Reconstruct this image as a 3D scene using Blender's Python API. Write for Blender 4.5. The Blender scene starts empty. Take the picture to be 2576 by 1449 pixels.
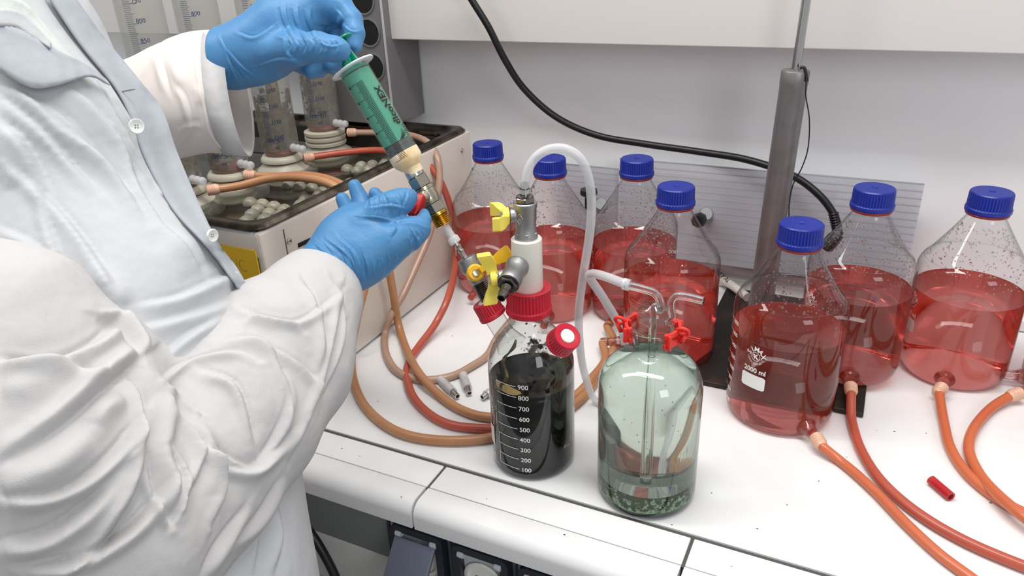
import bpy, bmesh, math, random
import numpy as np
from mathutils import Vector, Matrix
random.seed(7); rng = np.random.default_rng(7)
PI = math.pi
# ------------------------------------------------------------------ camera
W, H = 2576, 1449
PITCH, YAW, ROLL, FPX, CH = 0.4453, -0.4708, 0.0459, 1900.682, 0.5937
cy_, sy_, cp_, sp_ = math.cos(YAW), math.sin(YAW), math.cos(PITCH), math.sin(PITCH)
FWD = np.array([sy_*cp_, cy_*cp_, -sp_]); RGT = np.array([cy_, -sy_, 0.0]); DWN = np.cross(FWD, RGT)
cr_, sr_ = math.cos(ROLL), math.sin(ROLL)
CM = np.array([cr_*RGT + sr_*DWN, -sr_*RGT + cr_*DWN, FWD]); CO = np.array([0, 0, CH])
sc = bpy.context.scene
cam = bpy.data.objects.new('camera', bpy.data.cameras.new('camera')); sc.collection.objects.link(cam)
cam.data.sensor_width = 36; cam.data.lens = FPX/W*36; cam.data.clip_start = 0.01
m = Matrix.Identity(4)
for i in range(3):
    m[i][0] = CM[0][i]; m[i][1] = -CM[1][i]; m[i][2] = -CM[2][i]; m[i][3] = CO[i]
cam.matrix_world = m; sc.camera = cam
# ------------------------------------------------------------------ light and exposure
sc.view_settings.view_transform = 'Standard'; sc.view_settings.look = 'None'
sc.view_settings.gamma = 1; sc.view_settings.use_curve_mapping = False
sc.view_settings.exposure = 0.0
world = bpy.data.worlds.new('world'); sc.world = world; world.use_nodes = True
wn = world.node_tree; wn.nodes['Background'].inputs[0].default_value = (0.97, 0.98, 1.0, 1)
wn.nodes['Background'].inputs[1].default_value = 0.52
def area(name, loc, target, sx, sy, power, col=(1, 1, 1)):
    l = bpy.data.lights.new(name, 'AREA'); l.shape = 'RECTANGLE'; l.size = sx; l.size_y = sy; l.energy = power; l.color = col
    o = bpy.data.objects.new(name, l); sc.collection.objects.link(o); o.location = loc
    o.rotation_euler = (Vector(target) - Vector(loc)).to_track_quat('-Z', 'Y').to_euler(); return o
area('ceiling_lamp', (-0.15, 0.55, 1.75), (-0.15, 0.7, 0), 1.3, 0.22, 21.0, (1, .97, .93))
area('ceiling_lamp_second', (-1.25, 0.35, 1.7), (-0.5, 0.5, 0.2), 0.25, 1.0, 10.0, (1, .98, .95))
area('window_light', (1.6, -0.9, 1.3), (0, 0.9, 0.1), 0.8, 1.0, 13.0, (.94, .97, 1))
for n in ('max_bounces', 'transmission_bounces', 'transparent_max_bounces'): setattr(sc.cycles, n, 20)
sc.cycles.glossy_bounces = 6; sc.cycles.diffuse_bounces = 4
sc.cycles.blur_glossy = 0.3; sc.cycles.sample_clamp_indirect = 8

# ------------------------------------------------------------------ pixel to place helpers
def ray(x, y): return CM.T @ np.array([(x-W/2)/FPX, (y-H/2)/FPX, 1.0])
def atZ(x, y, z=0.0): d = ray(x, y); return Vector(CO + d*((z-CH)/d[2]))
def atY(x, y, v): d = ray(x, y); return Vector(CO + d*(v/d[1]))
def atX(x, y, v): d = ray(x, y); return Vector(CO + d*(v/d[0]))
def atD(x, y, t): return Vector(CO + ray(x, y)*t)
def project(P):
    q = (np.asarray(P)-CO) @ CM.T
    return W/2+FPX*q[:, 0]/q[:, 2], H/2+FPX*q[:, 1]/q[:, 2]
# ------------------------------------------------------------------ materials
def lin(c):
    c = [v/255 for v in c]
    return tuple((v/12.92 if v <= .04045 else ((v+.055)/1.055)**2.4) for v in c) + (1,)
def P_(nt): return nt.nodes['Principled BSDF']
def mat(name, rgb, rough=.5, metal=0., noise=None, bump=0., bscale=200., spec=None, coat=0., trans=0., ior=None, alpha=1., sss=0.):
    m = bpy.data.materials.new(name); m.use_nodes = True; nt = m.node_tree; p = P_(nt); I = p.inputs
    I['Base Color'].default_value = lin(rgb); I['Roughness'].default_value = rough; I['Metallic'].default_value = metal
    if spec is not None: I['Specular IOR Level'].default_value = spec
    if coat: I['Coat Weight'].default_value = coat; I['Coat Roughness'].default_value = .05
    if trans: I['Transmission Weight'].default_value = trans
    if ior: I['IOR'].default_value = ior
    if alpha < 1: I['Alpha'].default_value = alpha
    if sss: I['Subsurface Weight'].default_value = sss; I['Subsurface Radius'].default_value = (.01, .006, .004); I['Subsurface Scale'].default_value = .3
    tc = nt.nodes.new('ShaderNodeTexCoord')
    if noise:  # (rgb2, scale, amount 0..1, lo, hi)
        rgb2, sca, lo, hi = noise
        n = nt.nodes.new('ShaderNodeTexNoise'); n.inputs['Scale'].default_value = sca; n.inputs['Detail'].default_value = 6
        r = nt.nodes.new('ShaderNodeValToRGB'); r.color_ramp.elements[0].position = lo; r.color_ramp.elements[1].position = hi
        r.color_ramp.elements[0].color = lin(rgb); r.color_ramp.elements[1].color = lin(rgb2)
        nt.links.new(tc.outputs['Object'], n.inputs['Vector']); nt.links.new(n.outputs['Fac'], r.inputs['Fac']); nt.links.new(r.outputs['Color'], I['Base Color'])
    if bump:
        n = nt.nodes.new('ShaderNodeTexNoise'); n.inputs['Scale'].default_value = bscale; n.inputs['Detail'].default_value = 4
        b = nt.nodes.new('ShaderNodeBump'); b.inputs['Strength'].default_value = bump; b.inputs['Distance'].default_value = .002
        nt.links.new(tc.outputs['Object'], n.inputs['Vector']); nt.links.new(n.outputs['Fac'], b.inputs['Height']); nt.links.new(b.outputs['Normal'], I['Normal'])
    return m
def thin_glass(name, tint=(250, 251, 251), edge=(140, 146, 146), boost=1.0):
    """a thin pane or wall of glass: clear face on, darker where one looks along it, mirror like by Fresnel"""
    m = bpy.data.materials.new(name); m.use_nodes = True; nt = m.node_tree; nt.nodes.remove(P_(nt))
    out = nt.nodes['Material Output']
    t = nt.nodes.new('ShaderNodeBsdfTransparent'); g = nt.nodes.new('ShaderNodeBsdfGlossy'); g.inputs['Roughness'].default_value = .015
    mx = nt.nodes.new('ShaderNodeMixShader'); lw = nt.nodes.new('ShaderNodeLayerWeight'); lw.inputs['Blend'].default_value = .3
    r = nt.nodes.new('ShaderNodeValToRGB'); r.color_ramp.elements[0].color = lin(tint); r.color_ramp.elements[1].color = lin(edge)
    r.color_ramp.elements[0].position = .35; r.color_ramp.elements[1].position = .98
    l2 = nt.nodes.new('ShaderNodeLayerWeight'); l2.inputs['Blend'].default_value = .5
    fr = nt.nodes.new('ShaderNodeMath'); fr.operation = 'POWER'; fr.inputs[1].default_value = 5.0; nt.links.new(l2.outputs['Facing'], fr.inputs[0])
    mul = nt.nodes.new('ShaderNodeMath'); mul.operation = 'MULTIPLY_ADD'; mul.inputs[1].default_value = .9*boost; mul.inputs[2].default_value = .045*boost; mul.use_clamp = True
    nt.links.new(lw.outputs['Facing'], r.inputs['Fac']); nt.links.new(r.outputs['Color'], t.inputs['Color'])
    nt.links.new(fr.outputs[0], mul.inputs[0]); nt.links.new(mul.outputs[0], mx.inputs['Fac'])
    nt.links.new(t.outputs[0], mx.inputs[1]); nt.links.new(g.outputs[0], mx.inputs[2]); nt.links.new(mx.outputs[0], out.inputs['Surface'])
    return m
def liquid(name, absorb, density, ior=1.33, surf=(255, 255, 255), scatter=0., scol=(215, 80, 55)):
    m = bpy.data.materials.new(name); m.use_nodes = True; nt = m.node_tree; p = P_(nt)
    p.inputs['Base Color'].default_value = lin(surf); p.inputs['Roughness'].default_value = 0
    p.inputs['Transmission Weight'].default_value = 1; p.inputs['IOR'].default_value = ior
    v = nt.nodes.new('ShaderNodeVolumeAbsorption'); v.inputs['Color'].default_value = lin(absorb); v.inputs['Density'].default_value = density
    nt.links.new(v.outputs[0], nt.nodes['Material Output'].inputs['Volume'])
    if scatter:  # slight turbidity: part of the light is scattered at the boundary
        d = nt.nodes.new('ShaderNodeBsdfDiffuse'); t = nt.nodes.new('ShaderNodeBsdfTranslucent'); a = nt.nodes.new('ShaderNodeMixShader'); b = nt.nodes.new('ShaderNodeMixShader')
        d.inputs[0].default_value = lin(scol); t.inputs[0].default_value = lin(scol); b.inputs[0].default_value = scatter
        nt.links.new(d.outputs[0], a.inputs[1]); nt.links.new(t.outputs[0], a.inputs[2]); nt.links.new(p.outputs[0], b.inputs[1]); nt.links.new(a.outputs[0], b.inputs[2])
        nt.links.new(b.outputs[0], nt.nodes['Material Output'].inputs['Surface'])
    return m
def film(name, rgb, rgb2, scale, lo, hi, rough=.35, grad=None):
    """mottled residue: patchy opaque film of two colours, gaps are clear"""
    m = mat(name, rgb, rough, noise=(rgb2, scale*2.3, .35, .65)); nt = m.node_tree
    n = nt.nodes.new('ShaderNodeTexNoise'); n.inputs['Scale'].default_value = scale; n.inputs['Detail'].default_value = 10; n.inputs['Roughness'].default_value = .65
    tc = nt.nodes.new('ShaderNodeTexCoord'); nt.links.new(tc.outputs['Object'], n.inputs['Vector'])
    r = nt.nodes.new('ShaderNodeMapRange'); r.inputs['From Min'].default_value = lo; r.inputs['From Max'].default_value = hi; r.clamp = True
    src = n.outputs['Fac']
    if grad:  # (axis vector, offset, gain): coverage grows along a direction of the object
        (gx, gy, gz), off = grad
        s = nt.nodes.new('ShaderNodeVectorMath'); s.operation = 'DOT_PRODUCT'; s.inputs[1].default_value = (gx, gy, gz)
        a = nt.nodes.new('ShaderNodeMath'); a.operation = 'ADD'; b = nt.nodes.new('ShaderNodeMath'); b.operation = 'ADD'; b.inputs[1].default_value = off
        nt.links.new(tc.outputs['Object'], s.inputs[0]); nt.links.new(s.outputs['Value'], a.inputs[0]); nt.links.new(src, a.inputs[1])
        nt.links.new(a.outputs[0], b.inputs[0]); src = b.outputs[0]
    nt.links.new(src, r.inputs['Value']); nt.links.new(r.outputs[0], P_(nt).inputs['Alpha'])
    return m
def milky(name, rgb, opac, rough=.25):
    """translucent plastic or rubber"""
    m = bpy.data.materials.new(name); m.use_nodes = True; nt = m.node_tree; p = P_(nt)
    p.inputs['Base Color'].default_value = lin(rgb); p.inputs['Roughness'].default_value = rough; p.inputs['Alpha'].default_value = opac
    return m
def fabric(name, rgb, rough=.85):
    m = mat(name, rgb, rough, spec=.2); nt = m.node_tree
    tc = nt.nodes.new('ShaderNodeTexCoord'); mp = nt.nodes.new('ShaderNodeMapping'); mp.inputs['Rotation'].default_value = (0.3, 0.5, .9)
    w = nt.nodes.new('ShaderNodeTexNoise'); w.inputs['Scale'].default_value = 1400; w.inputs['Detail'].default_value = 2
    n = nt.nodes.new('ShaderNodeTexNoise'); n.inputs['Scale'].default_value = 16; n.inputs['Detail'].default_value = 3
    ad = nt.nodes.new('ShaderNodeMath'); ad.operation = 'MULTIPLY_ADD'; ad.inputs[1].default_value = .03
    b = nt.nodes.new('ShaderNodeBump'); b.inputs['Strength'].default_value = .6; b.inputs['Distance'].default_value = .012
    nt.links.new(tc.outputs['Object'], mp.inputs[0]); nt.links.new(mp.outputs[0], w.inputs['Vector']); nt.links.new(tc.outputs['Object'], n.inputs['Vector'])
    nt.links.new(w.outputs['Fac'], ad.inputs[0]); nt.links.new(n.outputs['Fac'], ad.inputs[2]); nt.links.new(ad.outputs[0], b.inputs['Height'])
    nt.links.new(b.outputs['Normal'], P_(nt).inputs['Normal'])
    return m
M = dict(
 wall=mat('wall_paint', (238, 239, 241), .75), wall_up=mat('panel_laminate', (222, 219, 216), .5), floor=mat('floor_vinyl', (120, 118, 115), .6),
 bench=mat('bench_laminate', (238, 238, 238), .22, noise=((230, 231, 232), 9, .4, .7), spec=.35), grout=mat('grey_sealant', (78, 77, 74), .7),
 speck=mat('dirt_speck', (60, 52, 45), .8), glass=thin_glass('bottle_glass'), glass2=thin_glass('clear_glass', (244, 246, 245), (130, 136, 134), 1.3),
 red=liquid('red_liquid', (246, 100, 66), 9, scatter=.17, scol=(240, 84, 50)), redtop=mat('red_ring', (150, 50, 45), .3),
 bluecap=mat('blue_plastic', (14, 38, 140), .36), redcap=mat('red_plastic', (190, 24, 48), .4), white_pl=mat('white_plastic', (232, 230, 222), .35),
 print_=mat('white_print', (240, 238, 236), .5), drop=mat('droplet', (235, 225, 222), .02, trans=1., ior=1.33),
 hose=mat('orange_hose', (206, 112, 74), .3, noise=((196, 100, 66), 9, .35, .7), sss=.25), hose_r=mat('red_hose', (188, 92, 72), .3, noise=((176, 82, 64), 8, .35, .7), sss=.2),
 hose_t=mat('tan_hose', (190, 140, 100), .3, noise=((168, 116, 80), 8, .35, .7), sss=.2), hose_p=mat('pale_hose', (188, 156, 136), .3, noise=((160, 125, 108), 7, .35, .7), sss=.2),
 ferrule=mat('silicone_sleeve', (222, 178, 152), .35, sss=.2), clear=milky('clear_hose', (226, 226, 230), .55, .12), clearlip=milky('clear_tip', (236, 236, 240), .5, .08),
 redbit=milky('red_tube', (190, 30, 35), .85, .15), steel=mat('steel', (190, 188, 186), .18, 1.), nickel=mat('nickel_brass', (178, 172, 156), .24, 1., bump=.1, bscale=700),
 cast=mat('cast_nickel', (165, 166, 168), .34, 1., bump=.25, bscale=1100), dark=mat('dark_steel', (110, 105, 102), .2, 1.), brass=mat('brass', (190, 150, 70), .25, 1.),
 yellow=mat('yellow_plastic', (244, 222, 92), .35), amber=mat('amber_plastic', (242, 190, 30), .32), redh=mat('red_handle', (168, 22, 22), .35),
 black=mat('black_rubber', (18, 18, 20), .35), ptfe=mat('white_nylon', (232, 230, 220), .4, sss=.2),
 green=mat('green_plastic', (4, 140, 108), .35), barrel=milky('syringe_barrel', (205, 222, 218), .13, .15), flange=milky('syringe_flange', (225, 230, 232), .8, .3),
 cream=mat('cream_foam', (240, 222, 186), .5, noise=((214, 178, 120), 40, .5, .7)), ink=mat('black_ink', (16, 18, 18), .5), blueink=mat('blue_ink', (30, 50, 95), .5),
 slurry=mat('black_slurry', (7, 6, 5), .2, spec=.15, noise=((22, 19, 14), 60, .5, .7)), foam=mat('tan_foam', (222, 186, 122), .5, noise=((150, 112, 60), 90, .55, .75), bump=.6, bscale=300),
 nliq=liquid('clear_liquid', (196, 214, 200), 2.4, scatter=.07, scol=(226, 232, 222)), ngreen=liquid('green_liquid', (120, 140, 84), 22, scatter=.5, scol=(78, 108, 52)), nblack=mat('black_sediment', (14, 20, 18), .25, noise=((60, 84, 70), 260, .6, .72)),
 clip=mat('red_clip', (236, 48, 40), .35), iron=mat('black_iron', (48, 44, 42), .55, .6, noise=((84, 64, 50), 22, .55, .75)), polegrey=mat('grey_tube', (132, 130, 130), .42, .6, noise=((112, 108, 106), 30, .5, .8)),
 cable=mat('cable_black', (12, 12, 14), .4), sheet=milky('polycarbonate', (222, 224, 232), .42, .2), rib=milky('polycarbonate_rib', (150, 153, 162), .85, .3),
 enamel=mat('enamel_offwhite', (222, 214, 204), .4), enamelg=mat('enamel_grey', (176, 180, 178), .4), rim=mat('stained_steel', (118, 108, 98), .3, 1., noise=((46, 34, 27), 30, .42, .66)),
 basin=mat('basin_grime', (44, 40, 34), .5, noise=((22, 18, 15), 18, .4, .65)), water=liquid('murky_water', (190, 186, 170), 7), ball=mat('grey_ball', (126, 122, 108), .35, noise=((160, 154, 136), 60, .45, .7)),
 pe=mat('pe_white', (186, 180, 164), .4, sss=.3), frosted=milky('column_glass', (176, 176, 168), .42, .12), residue=film('brown_residue', (58, 44, 32), (120, 98, 72), 55, .48, .56),
 yellowpaper=mat('yellow_paper', (238, 192, 24), .6), coat=fabric('coat_cotton', (188, 190, 193)), coat_g=fabric('coat_cotton_grey', (166, 171, 178)), button=mat('button', (222, 226, 222), .3),  # coat_g: greyer cotton for the placket and lapel
 coat_w=fabric('coat_sleeve_cotton', (190, 189, 189)), shirt=fabric('shirt_cotton', (196, 204, 200)), skin=mat('skin', (172, 122, 98), .5, sss=.2),
 glove=mat('nitrile_glove', (74, 130, 178), .45, bump=.22, bscale=150, spec=.35), glove_roll=mat('glove_edge', (50, 118, 198), .4),
 socket=mat('socket_frame', (58, 66, 80), .4), socketd=mat('socket_dark', (34, 38, 48), .4), socketl=mat('socket_lid', (92, 97, 112), .4), socketw=mat('socket_grey', (196, 202, 208), .4),
 duct=mat('duct_grey', (128, 127, 128), .45, .3), void=mat('dark_opening', (8, 8, 8), .7), cabinet=mat('cabinet_front', (206, 206, 202), .4), cabdark=mat('cabinet_strip', (118, 122, 122), .45),
)
# ------------------------------------------------------------------ object helpers
COL = sc.collection
def tag(o, label=None, cat=None, group=None, kind=None):
    if label: o['label'] = label
    if cat: o['category'] = cat
    if group: o['group'] = group
    if kind: o['kind'] = kind
    return o
def empty(name, loc, label, cat, group=None):
    o = bpy.data.objects.new(name, None); o.location = loc; o.empty_display_size = .02; COL.objects.link(o); return tag(o, label, cat, group)
def link(name, me, material, parent=None, local=False, smooth=True):
    if material is not None: me.materials.append(material)
    o = bpy.data.objects.new(name, me); COL.objects.link(o)
    if smooth and len(me.polygons): me.polygons.foreach_set('use_smooth', [True]*len(me.polygons))
    if parent is not None:
        o.parent = parent
        if parent.type == 'EMPTY' and not local: o.matrix_parent_inverse = Matrix.Translation(parent.location).inverted()
    else:
        n = len(me.vertices)
        co = np.empty(n*3); me.vertices.foreach_get('co', co); co = co.reshape(-1, 3)
        c = (co.min(0)+co.max(0))/2; c[2] = co[:, 2].min(); co -= c; me.vertices.foreach_set('co', co.ravel()); me.update(); o.location = c
    return o
def fin(name, bm, material, parent=None, local=False, smooth=True, auto=None):
    bmesh.ops.recalc_face_normals(bm, faces=bm.faces)
    if auto is not None:
        for e in bm.edges:
            if len(e.link_faces) == 2 and e.calc_face_angle(0) > auto: e.smooth = False
    me = bpy.data.meshes.new(name); bm.to_mesh(me); bm.free(); return link(name, me, material, parent, local, smooth)
def NB(): return bmesh.new()
def frame(p0, p1, hint=(0, 0, 1)):
    z = (Vector(p1)-Vector(p0)).normalized(); h = Vector(hint)
    if abs(z.dot(h)) > .97: h = Vector((0, 1, 0))
    x = h.cross(z).normalized(); y = z.cross(x)
    M4 = Matrix.Identity(4)
    for i in range(3): M4[i][0] = x[i]; M4[i][1] = y[i]; M4[i][2] = z[i]; M4[i][3] = p0[i]
    return M4
def lathe(bm, prof, mtx=None, seg=48, cap0=True, cap1=True, rmod=None):
    rings = []
    for (r, z) in prof:
        ring = []
        for k in range(seg):
            a = 2*PI*k/seg; rr = r if rmod is None else rmod(r, z, k)
            v = Vector((rr*math.cos(a), rr*math.sin(a), z)); ring.append(bm.verts.new(mtx @ v if mtx else v))
        rings.append(ring)
    for a, b in zip(rings, rings[1:]):
        for k in range(seg): bm.faces.new((a[k], a[(k+1) % seg], b[(k+1) % seg], b[k]))
    if cap0: bm.faces.new(rings[0][::-1])
    if cap1: bm.faces.new(rings[-1])
def box(bm, c, s, mtx=None, bev=0.):
    r = bmesh.ops.create_cube(bm, size=1.0); vs = r['verts']
    for v in vs: v.co = Vector((v.co.x*s[0], v.co.y*s[1], v.co.z*s[2])) + Vector(c)
    if bev: bmesh.ops.bevel(bm, geom=list({e for v in vs for e in v.link_edges}), offset=bev, segments=3, affect='EDGES', profile=.5); 
    if mtx is not None:
        bm.verts.ensure_lookup_table()
        st = [v for v in bm.verts if v.tag is False]
        for v in st: v.co = mtx @ v.co
    for v in bm.verts: v.tag = True
def mbox(name, lo, hi, material, parent=None, bev=.0, local=False):
    bm = NB(); lo = Vector(lo); hi = Vector(hi); box(bm, (lo+hi)/2, hi-lo, None, bev); return fin(name, bm, material, parent, local, smooth=bev > 0, auto=.6)
def bar(bm, p0, p1, w, h, hint=(0, 0, 1), bev=.001):
    """box from p0 to p1, w across (hint x axis), h along hint"""
    L = (Vector(p1)-Vector(p0)).length; Mx = frame(p0, p1, hint); b2 = NB()
    box(b2, (0, 0, L/2), (w, h, L), None, bev)
    me = bpy.data.meshes.new('t'); b2.to_mesh(me); b2.free(); me.transform(Mx); bm.from_mesh(me); bpy.data.meshes.remove(me)
def crom(pts, n=10):
    P = [Vector(p) for p in pts]; P = [P[0]*2-P[1]] + P + [P[-1]*2-P[-2]]; out = []
    for i in range(1, len(P)-2):
        for k in range(n):
            t = k/n; a, b, c, d = P[i-1], P[i], P[i+1], P[i+2]
            out.append(.5*((2*b)+(c-a)*t+(2*a-5*b+4*c-d)*t*t+(3*b-a-3*c+d)*t**3))
    out.append(P[-2]); return out
def tube(bm, path, rad, seg=14, closed_ends=True, flat=None):
    n = len(path); T = [(path[min(i+1, n-1)]-path[max(i-1, 0)]).normalized() for i in range(n)]
    u = T[0].orthogonal().normalized(); rings = []
    for i in range(n):
        u = (u - T[i]*u.dot(T[i])).normalized(); v = T[i].cross(u); r = rad(i/(n-1)) if callable(rad) else rad
        rings.append([bm.verts.new(path[i]+(u*math.cos(2*PI*k/seg)+v*math.sin(2*PI*k/seg))*r) for k in range(seg)])
    for a, b in zip(rings, rings[1:]):
        for k in range(seg): bm.faces.new((a[k], a[(k+1) % seg], b[(k+1) % seg], b[k]))
    if closed_ends: bm.faces.new(rings[0][::-1]); bm.faces.new(rings[-1])
def hollow_tube(bm, p0, p1, r, ri, seg=24):
    L = (Vector(p1)-Vector(p0)).length
    lathe(bm, [(ri, 0), (r, 0), (r, L), (ri, L), (ri, 0)], frame(p0, p1), seg, False, False)
_tc = {}
def text_geo(s, size, bold=0.):
    key = (s, size, bold)
    if key not in _tc:
        cu = bpy.data.curves.new('t', 'FONT'); cu.body = s; cu.size = size; cu.resolution_u = 3; cu.offset = bold
        o = bpy.data.objects.new('t', cu); me = bpy.data.meshes.new_from_object(o)
        _tc[key] = ([v.co.copy() for v in me.vertices], [tuple(p.vertices) for p in me.polygons])
        bpy.data.objects.remove(o); bpy.data.meshes.remove(me)
    return _tc[key]
def add_text(bm, s, size, fn, bold=0., center=False):
    vs, fs = text_geo(s, size, bold)
    wd = max([v.x for v in vs]) if vs else 0
    nv = [bm.verts.new(fn(v.x-(wd/2 if center else 0), v.y)) for v in vs]
    for f in fs:
        try: bm.faces.new([nv[i] for i in f])
        except ValueError: pass
def quad_patch(bm, x0, y0, x1, y1, fn, n=8, m_=1):
    g = [[bm.verts.new(fn(x0+(x1-x0)*i/n, y0+(y1-y0)*j/m_)) for i in range(n+1)] for j in range(m_+1)]
    for j in range(m_):
        for i in range(n): bm.faces.new((g[j][i], g[j][i+1], g[j+1][i+1], g[j+1][i]))
def wrap(cx, cy, r, th0, z0, slant=0.):
    """print plane wrapped round an upright cylinder"""
    def f(x, y):
        a = math.radians(th0)+x/r; return Vector((cx+r*math.cos(a), cy+r*math.sin(a), z0+y+slant*x))
    return f
# ------------------------------------------------------------------ implicit surfaces (bodies, gloves, cloth)
def seg_d(X, a, b, ra, rb, sq=None):
    a = np.asarray(a, np.float32); b = np.asarray(b, np.float32); ba = b-a; L = float(ba@ba)+1e-12
    pa = [X[i]-a[i] for i in range(3)]; t = np.clip((pa[0]*ba[0]+pa[1]*ba[1]+pa[2]*ba[2])/L, 0, 1)
    q = [pa[i]-t*ba[i] for i in range(3)]
    if sq is not None:  # squash: (direction, factor) the shape is thinner along that direction
        n, k = sq; dn = q[0]*n[0]+q[1]*n[1]+q[2]*n[2]; q = [q[i]+dn*n[i]*(1/k-1) for i in range(3)]
    return np.sqrt(q[0]**2+q[1]**2+q[2]**2)-(ra+(rb-ra)*t)
def smin(a, b, k):
    h = np.maximum(k-np.abs(a-b), 0)/k; return np.minimum(a, b)-h*h*k*.25
def snet(f, lo, hi, h):
    ax = [np.arange(lo[i], hi[i]+h, h, dtype=np.float32) for i in range(3)]
    X = np.meshgrid(*ax, indexing='ij'); V = f(X).astype(np.float32); S = V < 0
    n = S.shape; c = np.zeros([k-1 for k in n], np.int8)
    offs = [(i, j, k) for i in (0, 1) for j in (0, 1) for k in (0, 1)]
    for o in offs: c += S[o[0]:n[0]-1+o[0], o[1]:n[1]-1+o[1], o[2]:n[2]-1+o[2]]
    act = (c > 0) & (c < 8); idx = np.argwhere(act); ids = -np.ones(act.shape, np.int64); ids[act] = np.arange(len(idx))
    acc = np.zeros((len(idx), 3)); cnt = np.zeros(len(idx))
    for o in offs:
        for a in range(3):
            if o[a]: continue
            o2 = list(o); o2[a] = 1
            i0 = idx+np.array(o); i1 = idx+np.array(o2)
            v0 = V[i0[:, 0], i0[:, 1], i0[:, 2]]; v1 = V[i1[:, 0], i1[:, 1], i1[:, 2]]
            cr = (v0 < 0) != (v1 < 0); t = np.where(cr, v0/(v0-v1+1e-20), 0)
            p = np.array(o)[None, :]+np.eye(3)[a][None, :]*t[:, None]
            acc[cr] += p[cr]; cnt[cr] += 1
    verts = (idx+acc/cnt[:, None])*h+np.array(lo)
    faces = []
    for a in range(3):
        b, d = (a+1) % 3, (a+2) % 3
        s0 = [slice(0, k) for k in n]; s1 = list(s0); s0[a] = slice(0, n[a]-1); s1[a] = slice(1, n[a])
        df = S[tuple(s0)] != S[tuple(s1)]; e = np.argwhere(df)
        e = e[(e[:, b] > 0) & (e[:, d] > 0) & (e[:, b] < n[b]-1) & (e[:, d] < n[d]-1)]
        q = []
        for (ob, od) in ((-1, -1), (0, -1), (0, 0), (-1, 0)):
            k = e.copy(); k[:, b] += ob; k[:, d] += od; q.append(ids[k[:, 0], k[:, 1], k[:, 2]])
        q = np.stack(q, 1); flip = ~S[e[:, 0], e[:, 1], e[:, 2]]; q[flip] = q[flip][:, ::-1]; faces.append(q)
    faces = np.concatenate(faces); return verts, faces
def np_mesh(name, v, f):
    me = bpy.data.meshes.new(name); me.vertices.add(len(v)); me.vertices.foreach_set('co', np.asarray(v, np.float32).ravel())
    me.loops.add(f.size); me.loops.foreach_set('vertex_index', f.ravel().astype(np.int32)); me.polygons.add(len(f))
    me.polygons.foreach_set('loop_start', np.arange(0, f.size, 4, dtype=np.int32)); me.update(calc_edges=True); me.validate(); return me
def relax(v, f, it=2):
    n = len(v); e = np.concatenate([f[:, [0, 1]], f[:, [1, 2]], f[:, [2, 3]], f[:, [3, 0]]]); e = np.concatenate([e, e[:, ::-1]])
    deg = np.bincount(e[:, 0], minlength=n)[:, None]
    for _ in range(it):
        s = np.stack([np.bincount(e[:, 0], weights=v[e[:, 1], k], minlength=n) for k in range(3)], 1); v = v*.4+.6*s/deg
    return v
def folds(me, F, amp=1.0, CL=.6):
    """press creases and ridges into the cloth: each (kind, points, width, height) is a line seen on its front"""
    n = len(me.vertices); co = np.empty(n*3); me.vertices.foreach_get('co', co); co = co.reshape(-1, 3)
    no = np.empty(n*3); me.vertex_normals.foreach_get('vector', no); no = no.reshape(-1, 3)
    px, py = project(co); view = CO-co; view /= np.linalg.norm(view, axis=1)[:, None]
    fac = np.clip((no*view).sum(1)*3+.3, 0, 1); D = np.zeros(n)
    for kind, pts, w, a in F:
        a = math.copysign(min(abs(a)*amp, CL*w*.68/FPX), a)
        P = [(p.x, p.y) for p in crom([Vector((x, y, 0)) for x, y in pts], 6)]
        best = np.full(n, 1e9); sg = np.zeros(n); tt = np.zeros(n); m_ = len(P)-1
        for i in range(m_):
            ax, ay = P[i]; bx, by = P[i+1]; dx, dy = bx-ax, by-ay; L2 = dx*dx+dy*dy+1e-9
            t = np.clip(((px-ax)*dx+(py-ay)*dy)/L2, 0, 1); ex = px-ax-t*dx; ey = py-ay-t*dy; d = np.hypot(ex, ey)
            u = d < best; best[u] = d[u]; sg[u] = np.sign(dx*ey-dy*ex)[u]; tt[u] = ((i+t)/m_)[u]
        tap = np.clip(np.sin(PI*np.clip(tt, .02, .98)), 0, 1)**.6; x = best/w
        if kind == 'r': D += a*tap*np.exp(-x*x)
        else: D += a*tap*(.9*np.exp(-(sg*x-.75)**2*1.6)-.75*np.exp(-(sg*x+.05)**2*7)-.25*np.exp(-(sg*x+.8)**2*1.2))
    co += no*(D*fac)[:, None]; me.vertices.foreach_set('co', co.astype(np.float32).ravel()); me.update()

def refine(me):
    o = bpy.data.objects.new('t', me); md = o.modifiers.new('s', 'SUBSURF'); md.levels = 1; COL.objects.link(o)
    dg = bpy.context.evaluated_depsgraph_get(); dg.update(); m2 = bpy.data.meshes.new_from_object(o.evaluated_get(dg)); bpy.data.objects.remove(o)
    q = np.empty(len(m2.loops), np.int32); m2.loops.foreach_get('vertex_index', q); m2.name = me.name; return m2, q.reshape(-1, 4)
def smooth_me(me, q, it):
    n = len(me.vertices); co = np.empty(n*3); me.vertices.foreach_get('co', co); co = relax(co.reshape(-1, 3), q, it); me.vertices.foreach_set('co', co.astype(np.float32).ravel()); me.update()

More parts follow.
